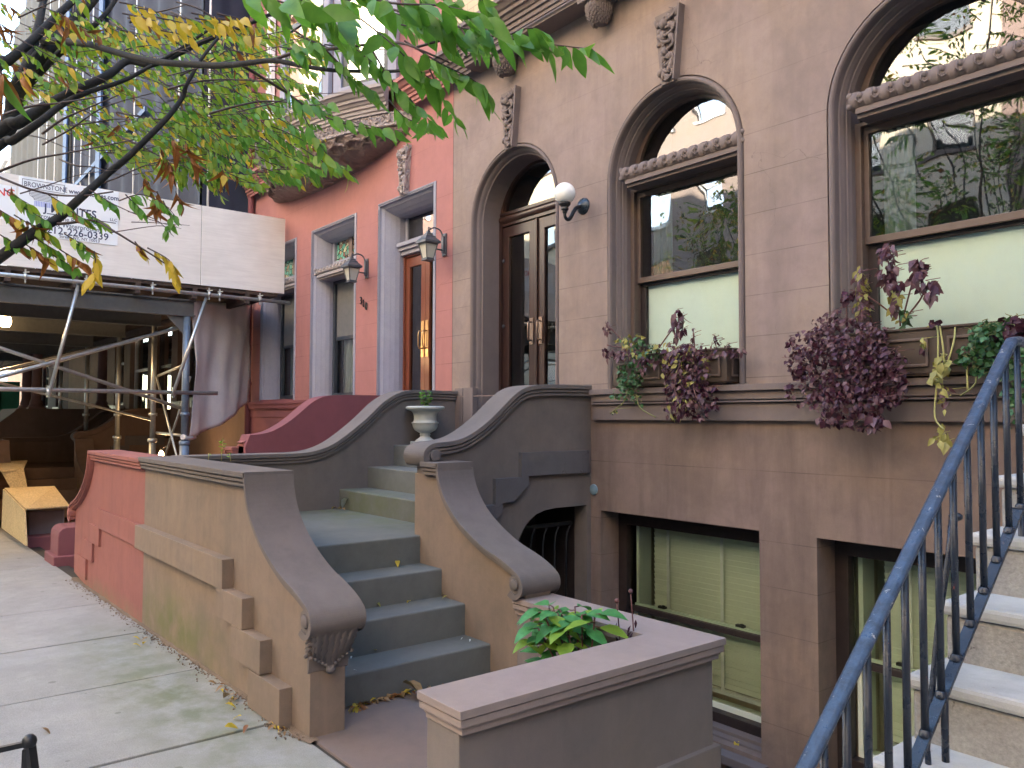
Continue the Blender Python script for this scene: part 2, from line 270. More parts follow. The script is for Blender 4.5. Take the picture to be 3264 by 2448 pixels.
# ---------------------------------------------------------------- mesh builder
WL = {}
class MB:
    def __init__(s): s.v = []; s.f = []; s.mi = []; s.sm = []
    def add(s, vs, fs, mi=0, sm=False):
        o = len(s.v); s.v += [Vector(v) for v in vs]
        for f in fs: s.f.append([o+i for i in f]); s.mi.append(mi); s.sm.append(sm)
    def box(s, x0, x1, y0, y1, z0, z1, mi=0):
        x0, x1 = sorted((x0, x1)); y0, y1 = sorted((y0, y1)); z0, z1 = sorted((z0, z1))
        v = [(x, y, z) for z in (z0, z1) for y in (y0, y1) for x in (x0, x1)]
        s.add(v, [(0, 2, 3, 1), (4, 5, 7, 6), (0, 1, 5, 4), (2, 6, 7, 3), (0, 4, 6, 2), (1, 3, 7, 5)], mi)
    def obox(s, a, b, w, h, mi=0, up=Vector((0, 0, 1))):     # bar from a to b
        a = Vector(a); b = Vector(b); d = (b-a).normalized(); u = d.cross(up)
        if u.length < 1e-4: u = d.cross(Vector((1, 0, 0)))
        u.normalize(); w_ = u.cross(d); v = []
        for p in (a, b):
            for i, j in ((-1, -1), (1, -1), (1, 1), (-1, 1)): v.append(p+u*i*w/2+w_*j*h/2)
        s.add(v, [(0, 1, 2, 3), (7, 6, 5, 4), (0, 4, 5, 1), (1, 5, 6, 2), (2, 6, 7, 3), (3, 7, 4, 0)], mi)
    def tube(s, pts, rad, seg=8, mi=0, cap=True):
        pts = [Vector(p) for p in pts]; n = len(pts)
        if not hasattr(rad, '__len__'): rad = [rad]*n
        u = None; vs = []
        for i, p in enumerate(pts):
            d = (pts[min(i+1, n-1)]-pts[max(i-1, 0)]).normalized()
            if u is None:
                u = d.cross(Vector((0, 0, 1)))
                if u.length < .05: u = d.cross(Vector((1, 0, 0)))
            u = (u-d*u.dot(d)).normalized(); w = d.cross(u)
            for k in range(seg):
                a = 2*pi*k/seg; vs.append(p+(u*cos(a)+w*sin(a))*rad[i])
        fs = [(i*seg+k, i*seg+(k+1) % seg, (i+1)*seg+(k+1) % seg, (i+1)*seg+k) for i in range(n-1) for k in range(seg)]
        s.add(vs, fs, mi, True)
        if cap:
            s.add(vs[:seg], [list(range(seg))[::-1]], mi); s.add(vs[-seg:], [list(range(seg))], mi)
    def lathe(s, c, prof, seg=24, mi=0, axis=Vector((0, 0, 1))):
        c = Vector(c); axis = axis.normalized(); u = axis.cross(Vector((1, 0, 0)))
        if u.length < .1: u = axis.cross(Vector((0, 1, 0)))
        u.normalize(); w = axis.cross(u); vs = []
        for r, z in prof:
            for k in range(seg): a = 2*pi*k/seg; vs.append(c+axis*z+(u*cos(a)+w*sin(a))*r)
        n = len(prof)
        s.add(vs, [(i*seg+k, i*seg+(k+1) % seg, (i+1)*seg+(k+1) % seg, (i+1)*seg+k) for i in range(n-1) for k in range(seg)], mi, True)
    def blob(s, c, r, rot=0, seg=10, mi=0):
        c = Vector(c); vs = []; fs = []; n = seg//2+1
        for i in range(n):
            t = pi*i/(n-1)
            for k in range(seg):
                a = 2*pi*k/seg; q = Vector((sin(t)*cos(a)*r[0], sin(t)*sin(a)*r[1], cos(t)*r[2]))
                q = Vector((q.x*cos(rot)-q.z*sin(rot), q.y, q.x*sin(rot)+q.z*cos(rot))); vs.append(c+q)
        for i in range(n-1):
            for k in range(seg): fs.append((i*seg+k, (i+1)*seg+k, (i+1)*seg+(k+1) % seg, i*seg+(k+1) % seg))
        s.add(vs, fs, mi, True)
    def grid(s, rows, mi=0, sm=True, closed=False):
        w = len(rows[0]); vs = [p for r in rows for p in r]; fs = []
        for i in range(len(rows)-1):
            for k in range(w if closed else w-1): fs.append((i*w+k, i*w+(k+1) % w, (i+1)*w+(k+1) % w, (i+1)*w+k))
        s.add(vs, fs, mi, sm)
    def poly(s, loops, fn, mi=0, flip=False):      # loops of 2D points (first outer, rest holes); fn maps 2D -> 3D
        flat = [Vector((p[0], p[1], 0)) for l in loops for p in l]
        tris = tessellate_polygon([[Vector((p[0], p[1], 0)) for p in l] for l in loops])
        s.add([fn(p.x, p.y) for p in flat], [t[::-1] if flip else t for t in tris], mi)
    def prism(s, loops, fn, a, b, mi=0):            # extruded polygon with holes; fn(u,v,t)
        s.poly(loops, lambda u, v: fn(u, v, a), mi); s.poly(loops, lambda u, v: fn(u, v, b), mi, True)
        for l in loops:
            n = len(l); vs = [fn(p[0], p[1], a) for p in l]+[fn(p[0], p[1], b) for p in l]
            s.add(vs, [(i, (i+1) % n, n+(i+1) % n, n+i) for i in range(n)], mi)
    def ext(s, o):
        k = len(s.v); s.v += o.v; s.f += [[k+i for i in f] for f in o.f]; s.mi += o.mi; s.sm += o.sm
    def build(s, name, mat, parent=None, bev=0, smooth=None, xf=None):
        me = bpy.data.meshes.new(name); off = WL.get(parent.name, Vector()) if parent else Vector()
        vs = [xf(v) for v in s.v] if xf else s.v
        me.from_pydata([tuple(v-off) for v in vs], [], s.f)
        for m in (mat if isinstance(mat, (list, tuple)) else [mat]): me.materials.append(m)
        me.polygons.foreach_set('material_index', s.mi); me.polygons.foreach_set('use_smooth', s.sm)
        bm = bmesh.new(); bm.from_mesh(me)
        bmesh.ops.remove_doubles(bm, verts=bm.verts, dist=1e-5) if len(s.v) < 60000 and not getattr(s, 'nomerge', False) else None
        if not getattr(s, 'norecalc', False): bmesh.ops.recalc_face_normals(bm, faces=bm.faces)
        bm.to_mesh(me); bm.free()
        o = bpy.data.objects.new(name, me); COL.objects.link(o)
        if parent: o.parent = parent
        WL[o.name] = off.copy()
        if bev:
            b = o.modifiers.new('bevel', 'BEVEL'); b.width = bev; b.segments = 2; b.limit_method = 'ANGLE'; b.angle_limit = radians(40)
        return o
def tag(o, label=None, cat=None, group=None, kind=None):
    if label: o['label'] = label
    if cat: o['category'] = cat
    if group: o['group'] = group
    if kind: o['kind'] = kind
    return o
def empty(name, loc, label, cat, group=None):
    o = bpy.data.objects.new(name, None); COL.objects.link(o); o.location = loc; o.empty_display_size = .1; WL[o.name] = Vector(loc)
    return tag(o, label, cat, group)
def hold(name, parent):                     # a part whose own mesh is filled in later, so that its pieces can hang from it
    o = bpy.data.objects.new(name, bpy.data.meshes.new(name)); COL.objects.link(o); o.parent = parent; WL[o.name] = WL[parent.name].copy(); return o
def fill(W, mb, mat, bev=0, **k):
    t = mb.build('tmp', mat, W.parent, bev=bev, **k); W.data = t.data; W.data.name = W.name
    if bev:
        b = W.modifiers.new('bevel', 'BEVEL'); b.width = bev; b.segments = 2; b.limit_method = 'ANGLE'; b.angle_limit = radians(40)
    bpy.data.objects.remove(t); return W
def copy_tree(o, parent=None, off=Vector()):
    c = o.copy(); COL.objects.link(c); c.parent = parent
    if parent is None: c.location = o.location+off
    WL[c.name] = WL.get(o.name, Vector())+off
    for ch in list(o.children): copy_tree(ch, c, off)
    return c
def text(name, s, size, fn, mat, parent, sx=1., depth=.0015, align='LEFT', bold=0.):
    cu = bpy.data.curves.new(name, 'FONT'); cu.body = s; cu.size = size; cu.align_x = align; cu.resolution_u = 3; cu.offset = bold; cu.extrude = depth
    o = bpy.data.objects.new(name, cu); COL.objects.link(o); bpy.context.view_layer.update()
    me = bpy.data.meshes.new_from_object(o.evaluated_get(bpy.context.evaluated_depsgraph_get())); bpy.data.objects.remove(o)
    off = WL.get(parent.name, Vector()) if parent else Vector()
    for v in me.vertices: v.co = fn(v.co.x*sx, v.co.y, v.co.z)-off
    me.materials.clear(); me.materials.append(mat); o = bpy.data.objects.new(name, me); COL.objects.link(o); o.parent = parent; WL[o.name] = off.copy(); return o
def spline(pts, n=6):                       # Catmull-Rom through points
    pts = [Vector(p) for p in pts]; out = []
    for i in range(len(pts)-1):
        p0 = pts[max(i-1, 0)]; p1 = pts[i]; p2 = pts[i+1]; p3 = pts[min(i+2, len(pts)-1)]
        for k in range(n):
            t = k/n; out.append(.5*((2*p1)+(p2-p0)*t+(2*p0-5*p1+4*p2-p3)*t*t+(3*p1-p0-3*p2+p3)*t**3))
    out.append(pts[-1]); return out
def leaf(mb, p, d, nrm, ln, wd, mi=0, curl=.25, fold=.2, seg=3, tip=1.0):
    d = d.normalized(); s = d.cross(nrm)
    if s.length < .05: s = d.cross(Vector((.3, .8, .2)))
    s.normalize(); n = s.cross(d); prof = {3: [(.0, .06), (.38, 1.), (.72, .62), (1., 0.)], 4: [(0, .08), (.25, .85), (.5, 1.), (.78, .55), (1, 0)], 2: [(0, .1), (.45, 1), (1, 0)]}[seg]
    vs = []
    for t, w in prof:
        c = p+d*ln*t-n*(curl*ln*t*t)
        vs += [c-s*wd*.5*w+n*fold*wd*.5*w, c, c+s*wd*.5*w+n*fold*wd*.5*w]
    fs = []
    for i in range(len(prof)-1): a = i*3; fs += [(a, a+1, a+4, a+3), (a+1, a+2, a+5, a+4)]
    mb.add(vs, fs, mi, True)
# ================================================================ the setting
def sidewalk():
    mb = MB(); xs = [8, 6.7, 5.4, 4.1, 2.75, 1.4, .1, -1.2, -2.3, -4.117, -5.36, -6.61, -7.94, -9.3, -10.6]
    while xs[-1] > -60: xs.append(xs[-1]-1.33)
    g = .009; ys = [1.775, .50, -1.05]
    for i in range(len(xs)-1):
        for j in range(2):
            x1, x0 = xs[i]-g, xs[i+1]+g; y1, y0 = ys[j]-g, ys[j+1]+g
            if (i, j) in ((9, 1), (4, 1)): continue             # tree pits by the kerb
            dz = random.uniform(-.003, .002)
            v = [(x0, y0, gz(x0)+dz), (x1, y0, gz(x1)+dz), (x1, y1, gz(x1)+dz), (x0, y1, gz(x0)+dz)]
            v += [(a, b, c-.08) for a, b, c in v]
            mb.add(v, [(0, 1, 2, 3), (7, 6, 5, 4), (0, 4, 5, 1), (1, 5, 6, 2), (2, 6, 7, 3), (3, 7, 4, 0)])
    tag(mb.build('sidewalk', m_conc, bev=.006), kind='structure')
    mb = MB(); mb.add([(-62, -1.1, gz(-62)-.012), (-3.8, -1.1, -1.612), (9, -1.1, -1.612), (9, 1.9, -1.612), (-3.8, 1.9, -1.612), (-62, 1.9, gz(-62)-.012)], [(0, 1, 2, 3, 4, 5)])
    tag(mb.build('ground', m_joint), kind='structure')
    mb = MB(); mb.add([(-70, -10.5, -2.85), (-3.8, -10.5, -1.76), (40, -10.5, -1.76), (40, -1.2, -1.76), (-3.8, -1.2, -1.76), (-70, -1.2, -2.85)], [(0, 1, 2, 3, 4, 5)])
    tag(mb.build('road', m_road), kind='structure')
    mb = MB()
    for a, b, y in ((-60, -3.8, -1.13), (-3.8, 10, -1.13)): mb.obox((a, y, gz(a)-.12), (b, y, gz(b)-.12), .15, .24)
    tag(mb.build('kerb', m_conc, bev=.01), kind='structure')
    mb = MB(); mb.box(-70, 40, -200, -10.5, -1.75, -1.61); tag(mb.build('far_pavement', m_conc), kind='structure')
    # debris in the seam between the pavement and the wall
    mb = MB(); rnd = random.Random(3); rows = []
    for i in range(261):
        x = -9.5+i*.0222; w = -.045+.03*noise.noise((x*4, 0, 0)); h = .006+.006*noise.noise((x*9, 1, 0)); z = gz(x)
        rows.append([Vector((x, 1.70-w, z+.0005)), Vector((x, 1.755, z+h)), Vector((x, 1.77, z+h+.006)), Vector((x, 1.80, z+h))])
    mb.grid(rows)
    for i in range(900):
        x = rnd.uniform(-9.4, -3.8); y = 1.76-abs(rnd.gauss(0, .045)); r = rnd.uniform(.0015, .007); mb.blob((x, y, gz(x)+r*.5), (r*1.4, r, r*.7), rnd.random()*3, 6)
    tag(mb.build('seam_debris', m_dirt), 'line of brown grit and dirt in the seam where the pavement meets the front wall', 'debris', kind='stuff')
sidewalk()
def pads():
    mb = MB(); mb.box(-4.05, -2.5, 1.785, 3.2, -1.72, -1.598); mb.box(-2.5, -1.2, 1.785, 1.93, -1.72, -1.598)
    tag(mb.build('entry_pad', m_pad, bev=.004), kind='structure')
    mb = MB(); mb.box(-4.9, -1.2, 3.0, 5.0, -2.55, -2.45); tag(mb.build('areaway_floor', m_pad), kind='structure')
    mb = MB(); mb.box(-60, -7, 1.785, 4.7, -2.6, -1.85); tag(mb.build('areaway_ground', m_dark3), kind='structure')
pads()
# ================================================================ stoops
CAPP = [(.05, 0), (.052, .004), (.052, .032), (.048, .035), (.026, .036), (.026, .041), (.040, .042), (.040, .060), (.020, .062), (.020, .067), (.031, .069), (.031, .088), (.012, .091), (.0, .103)]
def sweep_cap(mb, curve, place, a0, a1, prof=CAPP, k=1., mi=0):
    """curve: list of (u,z); place(u,z,a)->3D; section spans a0..a1 plus the moulding on both sides"""
    n = len(curve); rows = []
    sec = [(a0-o, d*k) for o, d in prof]; sec2 = [(a1+o, d*k) for o, d in prof[::-1]]; sec = sec[::-1]+[(a, d) for a, d in sec2[::-1]]
    for i, (u, z) in enumerate(curve):
        p = curve[max(i-1, 0)]; q = curve[min(i+1, n-1)]; tx, tz = q[0]-p[0], q[1]-p[1]; l = hypot(tx, tz) or 1; nx, nz = tz/l, -tx/l
        rows.append([Vector(place(u+nx*d, z+nz*d, a)) for a, d in sec])
    mb.grid(rows, mi, False, closed=True)
    for r in (rows[0], rows[-1]): mb.add(r, [list(range(len(r)))], mi)
def cr2(pts, n=5): return [(p.x, p.z) for p in spline([(a, 0, b) for a, b in pts], n)]
LCH = cr2([(2.0, -.32), (2.8, -.32), (3.02, -.318), (3.18, -.30), (3.35, -.241), (3.52, -.134), (3.695, 0), (3.876, .156), (4.063, .249), (4.25, .272), (4.45, .273), (4.735, .270)], 4)
RCH = cr2([(3.125, -.345), (3.07, -.335), (3.045, -.27), (3.07, -.215), (3.13, -.182), (3.21, -.174), (3.30, -.166), (3.40, -.142), (3.50, -.095), (3.62, -.02), (3.74, .075), (3.85, .165), (3.96, .228), (4.1, .258), (4.35, .268), (4.69, .270)], 4)
SCR = cr2([(-4.575, -.32), (-4.55, -.43), (-4.49, -.54), (-4.37, -.655), (-4.22, -.745), (-4.05, -.82), (-3.88, -.87), (-3.77, -.91), (-3.69, -.955), (-3.662, -1.01), (-3.682, -1.06), (-3.73, -1.085), (-3.785, -1.068)], 5)
def volute(mb, place, cu, cz, a0, a1, r=.085, mi=0):
    n = 40; pts = []
    for i in range(n+1):
        t = i/n; a = -2.3+t*5.4; rr = r*(1-t*.62); pts.append((cu+rr*cos(a), cz+rr*sin(a)))
    for s, a in ((-1, a0), (1, a1)):
        rows = []
        for i, (u, z) in enumerate(pts):
            t = i/n; w = .014*(1-t*.3); a_ = -2.3+t*5.4; du, dz = cos(a_), sin(a_)
            rows.append([Vector(place(u+du*w, z+dz*w, a)), Vector(place(u+du*w, z+dz*w, a+s*.010)), Vector(place(u-du*w, z-dz*w, a+s*.010)), Vector(place(u-du*w, z-dz*w, a))])
        mb.grid(rows, mi, False)
        c0 = Vector(place(cu, cz, a)); ax = Vector(place(cu, cz, a+s))-c0
        mb.lathe(c0, [(.033, 0), (.033, .012), (.02, .016), (0, .016)], 20, mi, ax)
def acanthus(mb, place, a0, a1):
    ac = (a0+a1)/2; w = (a1-a0)/2
    prof = [(-3.68, -1.06), (-3.72, -1.11), (-3.755, -1.16), (-3.772, -1.21), (-3.778, -1.27), (-3.79, -1.28), (-3.80, -1.05)]
    mb.prism([prof], lambda u, z, t: Vector(place(u, z, t)), a0+.012, a1-.012)
    def front(z):                         # x of the backing surface at height z
        return -3.69-.085*min(1, max(0, (-1.06-z)/.16))**.7
    for i in range(13):                   # overlapping leaf blades fanning from the scroll and curling at their tips
        f = (i-6)/6; L_ = .20*(1-.38*abs(f)); rows = []
        for t in range(9):
            q = t/8; z = -1.07-L_*q; a = ac+w*(.93*f*(1-.42*q*(1-abs(f)*.5))); wd = .020*(sin(pi*min(1, q*.9+.12))**.6)*(1+.35*sin(q*22)); lift = .010+.012*sin(q*pi)+.022*max(0, q-.75)*4*.25+(.006 if i % 2 else 0)
            c = Vector(place(front(z)+lift, z, a)); s_ = Vector(place(0, 0, 1))-Vector(place(0, 0, 0)); o_ = Vector(place(1, 0, 0))-Vector(place(0, 0, 0))
            rows.append([c-s_*wd-o_*.010, c-s_*wd*.5+o_*.002, c-o_*.004, c+s_*wd*.5+o_*.002, c+s_*wd-o_*.010])
        mb.grid(rows)
        tip = Vector(place(front(-1.07-L_)+.022, -1.07-L_+.004, ac+w*.93*f*(.58+.42*abs(f)))); mb.blob(tip, (.013, .011, .009), 0, 8)
    for s in (-1, 1):
        for k in range(4): mb.tube([Vector(place(-3.70-.02*k, -1.075-.03*k, ac+s*w*.97)), Vector(place(-3.735-.018*k, -1.10-.03*k, ac+s*w*1.0)), Vector(place(-3.785, -1.125-.025*k, ac+s*w*.98))], [.010, .011, .007], 6)
    mb.blob(place(front(-1.27)+.024, -1.268, ac), (.020, .026, .020), 0, 10)
def stoop(name, label, mats, sgn, cx, dz=0, xs=-6.86, xl=-6.80, left=True, detail=True):
    """canonical coordinates are those of the brown stoop; sgn/cx mirror or shift it"""
    mw, mt, mc = mats
    X = lambda x: cx+sgn*x
    root = empty(name, (X(-4.9), 3.0, -1.6+dz), label, 'stoop')
    def B(mb, nm, mat, bev=.006, **k): return mb.build(nm, mat, root, bev=bev, xf=lambda v: Vector((X(v.x), v.y, v.z+dz)), **k)
    # steps
    for xr, top in ((-4.05, -1.42), (-4.325, -1.219), (-4.60, -1.033)):
        mb = MB(); mb.box(xr-.30, xr, 1.95, 3.12, top-.26, top); B(mb, 'step', mt, .010)
    mb = MB(); mb.box(xl, -4.876, 1.95, 3.5, -1.3, -.839); B(mb, 'landing', mt, .010)
    for yr, top in ((3.435, -.662), (3.727, -.466)):
        mb = MB(); mb.box(xl, -4.93, yr, yr+.32, top-.25, top); B(mb, 'step', mt, .010)
    mb = MB(); mb.box(xl, -4.93, 4.007, 5.08, -.55, -.267); B(mb, 'porch_slab', mt, .010)
    # front parapet and its scroll
    pl = lambda u, z, a: (u, a, z)
    mb = MB()
    out = [(xs, -1.85), (xs, -.41), (-4.60, -.41), (-4.60, -.36)]+[(u-.035, z-.03) for u, z in SCR[6:-8]]+[(-3.70, -1.0), (-3.73, -1.07), (-3.785, -1.08), (-3.785, -1.62)]
    mb.prism([out], lambda u, v, t: Vector((u, t, v)), 1.77, 1.962)
    B(mb, 'parapet_wall', mw, .004)
    mb = MB(); cap = [(xs, -.32), (xs+.5, -.32), (-5.6, -.32), (-4.80, -.32), (-4.572, -.318)]
    sweep_cap(mb, cap, pl, 1.765, 1.962); B(mb, 'parapet_cap', mc, .002)
    SP = [(.05, 0), (.052, .003), (.052, .020), (.032, .022), (.032, .026), (.042, .027), (.042, .038), (.022, .040), (.022, .044), (.032, .045), (.032, .056), (.0, .064)]
    mb = MB(); sweep_cap(mb, SCR, pl, 1.765, 1.962, SP); mb.lathe((-3.738, 1.72, -1.005), [(0, 0), (.058, 0), (.058, .28), (0, .28)], 24, 0, Vector((0, 1, 0)))
    volute(mb, pl, -3.738, -1.005, 1.722, 2.005); B(mb, 'scroll', mc, .0015)
    if detail:
        mb = MB(); mb.norecalc = False; acanthus(mb, pl, 1.745, 1.985); B(mb, 'acanthus_bracket', mc, 0)
    # stepped string band on the street face
    mb = MB(); z = [(-.857, -1.038, xs, -4.868), (-1.032, -1.207, -4.97, -4.538), (-1.209, -1.392, -4.70, -4.264), (-1.398, -1.60, -4.43, -3.998)]
    for zt, zb, x0, x1 in z: mb.box(x0, x1, 1.700 if detail else 1.748, 1.775, zt, zb)
    B(mb, 'string_band', mw, .003)
    # inner low wall beside the lower flight
    mb = MB(); out = [(-4.95, -2.5), (-4.95, -.40), (-4.60, -.40), (-4.60, -.36)]+[(u-.035, z-.03) for u, z in SCR[6:-8]]+[(-3.70, -1.0), (-3.76, -1.07), (-3.785, -1.08), (-3.785, -2.5)]
    mb.prism([out], lambda u, v, t: Vector((u, t, v)), 3.105, 3.30); B(mb, 'inner_wall', mw, .004)
    mb = MB(); sweep_cap(mb, [(-4.80, -.31), (-4.70, -.31), (-4.575, -.31)], pl, 3.10, 3.30, CAPP)
    sweep_cap(mb, [(u-.01, z+.01) for u, z in SCR], pl, 3.10, 3.30, SP); mb.lathe((-3.745, 3.055, -.995), [(0, 0), (.058, 0), (.058, .29), (0, .29)], 24, 0, Vector((0, 1, 0)))
    volute(mb, pl, -3.745, -.995, 3.057, 3.343); B(mb, 'scroll', mc, .0015)
    # right cheek wall of the upper flight, with the opening to the under-stoop gate
    py = lambda u, z, a: (a, u, z)
    mb = MB(); top = [(u, z-.06) for u, z in RCH[14:]]
    arch = [(3.93, -2.5), (3.93, -1.0), (3.955, -.93), (4.0, -.86), (4.06, -.80), (4.13, -.757), (4.22, -.733), (4.33, -.722), (4.68, -.722), (4.68, -2.5)]
    out = [(3.12, -2.5), (3.12, -.38)]+[(3.12, -.26)]+top+[(4.745, .2), (4.745, -2.5)]+arch[::-1]
    mb.prism([out], lambda u, v, t: Vector((t, u, v)), -4.95, -4.80); B(mb, 'cheek_wall', mc, .003)
    if not detail:                       # plain ramped cheek without a scroll
        mb = MB(); mb.prism([[(3.12, -1.8), (3.12, -.30)]+[(u, z) for u, z in RCH[18:]]+[(4.745, .27), (4.745, -1.8)]], lambda u, v, t: Vector((t, u, v)), -5.0, -4.76); B(mb, 'cheek_wall', m_reddark, .012)
        return root
    mb = MB(); sweep_cap(mb, RCH, py, -4.965, -4.80); mb.lathe((-5.005, 3.135, -.265), [(0, 0), (.065, 0), (.065, .25), (0, .25)], 24, 0, Vector((1, 0, 0)))
    c0 = Vector((-4.755, 3.14, -.27)); mb.lathe(c0, [(.04, 0), (.04, .018), (.03, .02), (0, .02)], 20, 0, Vector((1, 0, 0))); B(mb, 'cheek_cap', mc, .0015)
    if detail:
        mb = MB()
        for pts in ([(3.947, -.267), (4.672, -.267), (4.672, -.451), (4.023, -.451), (4.023, -.518), (3.947, -.58), (3.947, -.457)], [(3.695, -.457), (3.947, -.457), (3.947, -.58), (3.87, -.643), (3.764, -.643), (3.758, -.714), (3.695, -.77)], [(3.30, -.651), (3.695, -.651), (3.695, -.77), (3.55, -.86), (3.30, -.86)]):
            mb.prism([pts], lambda u, v, t: Vector((t, u, v)), -4.805, -4.762)
        B(mb, 'string_band', m_slate, .002)
    if left:
        mb = MB(); out = [(1.96, -1.8), (1.96, -.40)]+[(u, z-.05) for u, z in LCH]+[(4.745, .2), (4.745, -1.8)]
        mb.prism([out], lambda u, v, t: Vector((t, u, v)), -6.93, -6.777); B(mb, 'cheek_wall', mc, .003)
        mb = MB(); sweep_cap(mb, LCH, py, -6.945, -6.787); B(mb, 'cheek_cap', mc, .0015)
    return root
stoop('brownstone_stoop', 'brown stone stoop in the middle, steps turning up to the arched double door', (m_front, m_tread, m_stoop), 1, 0)
stoop('red_painted_stoop', 'red painted stoop whose street wall joins the brown one, sweeping down away from the camera', (m_redfront, m_reddark, m_redfront), -1, -13.3, dz=-.012, xs=-6.44, xl=-6.37, left=False, detail=False)
stoop('dark_brown_stoop', 'dark brown stoop beneath the scaffold shed, with a plain curved rail', (m_warm3, m_dark3, m_dark3), 1, -12.0, dz=-.1, detail=True)  # brightened warm colour of its street walls stands in for warm light
# red stone newel beyond the red stoop
def newel():
    mb = MB(); z = gz(-11)
    prof = [(1.79, z), (1.79, z+.33), (1.80, z+.38), (1.83, z+.415), (1.87, z+.43), (2.07, z+.43), (2.07, z)]
    mb.prism([prof], lambda u, v, t: Vector((t, u, v)), -11.03, -10.55)
    mb.box(-11.09, -10.49, 1.74, 2.12, z-.05, z+.11)
    tag(mb.build('newel_block', m_reddark, bev=.012), 'small red round-topped stone block on the pavement past the red stoop wall', 'stone block')
newel()
# ---------------------------------------------------------------- areaway wall in front
def areaway():
    root = empty('areaway_wall', (-2.6, 2.5, -1.6), 'low brown stone wall turning a corner in front, with a moulded pinkish coping', 'wall')
    mb = MB(); L1 = [(-2.72, 1.77), (-2.50, 1.77), (-2.50, 3.30), (-3.78, 3.30), (-3.78, 3.10), (-2.72, 3.10)]
    mb.prism([L1], lambda u, v, t: Vector((u, v, t)), -2.5, -1.17); mb.build('wall_body', m_plant, root, bev=.004)
    mb = MB(); base = [(-2.74, 1.75), (-2.47, 1.75), (-2.47, 3.325), (-3.5, 3.325), (-3.5, 3.2), (-2.6, 3.2), (-2.6, 1.9), (-2.74, 1.9)]
    mb.prism([base], lambda u, v, t: Vector((u, v, t)), -2.5, -1.603); mb.build('plinth', m_plant, root, bev=.004)
    # coping: stacked mouldings
    mb = MB(); C = lambda o: [(-2.692-o, 1.785-o), (-2.492+o, 1.785-o), (-2.492+o, 3.285+o), (-3.79, 3.285+o), (-3.79, 3.115-o), (-2.692-o, 3.115-o)]
    steps = [(.050, -1.08, -1.112), (.026, -1.112, -1.117), (.043, -1.117, -1.146), (.014, -1.146, -1.152), (.030, -1.152, -1.160), (.024, -1.160, -1.182)]
    for o, zt, zb in steps: mb.prism([C(o)], lambda u, v, t: Vector((u, v, t)), zb, zt)
    mb.build('coping', m_coping, root, bev=.003)
areaway()
# ================================================================ brown house
YF = 4.75
def arch_pts(cx, zs, z0, r, n=28):           # path of an arched opening of radius r, from the left foot to the right foot
    p = [(cx-r, z0), (cx-r, (z0+zs)/2), (cx-r, zs)]
    p += [(cx-r*cos(pi*i/n), zs+r*sin(pi*i/n)) for i in range(1, n)]
    return p+[(cx+r, zs), (cx+r, (z0+zs)/2), (cx+r, z0)]
def surround(mb, cx, zs, z0, R, prof, mi=0):
    rows = []
    for ins, y in prof: rows.append([Vector((x, y, z)) for x, z in arch_pts(cx, zs, z0, R-ins)])
    mb.grid(rows, mi, False)
def rect_sur(mb, x0, x1, z0, z1, prof, mi=0):
    rows = []
    for ins, y in prof: rows.append([Vector((x0+ins, y, z0)), Vector((x0+ins, y, z1-ins)), Vector((x1-ins, y, z1-ins)), Vector((x1-ins, y, z0))])
    mb.grid(rows, mi, False)
WPROF = [(-.004, 4.752), (-.004, 4.765), (.006, 4.765), (.008, 4.748), (.016, 4.735), (.028, 4.730), (.040, 4.735), (.046, 4.75), (.046, 4.80), (.056, 4.803), (.060, 4.815), (.066, 4.83), (.070, 4.85), (.078, 4.853), (.082, 4.87), (.088, 4.885), (.088, 5.00)]
DPROF = [(-.004, 4.752), (-.004, 4.765), (.006, 4.765), (.008, 4.748), (.018, 4.737), (.030, 4.740), (.038, 4.755), (.040, 4.79), (.052, 4.795), (.060, 4.803), (.066, 4.815), (.072, 4.835), (.085, 4.84), (.095, 5.09)]
ARCHES = [(-5.885, .66), (-3.96, .66), (-2.01, .66), (-.05, .66)]
ZS = 1.943
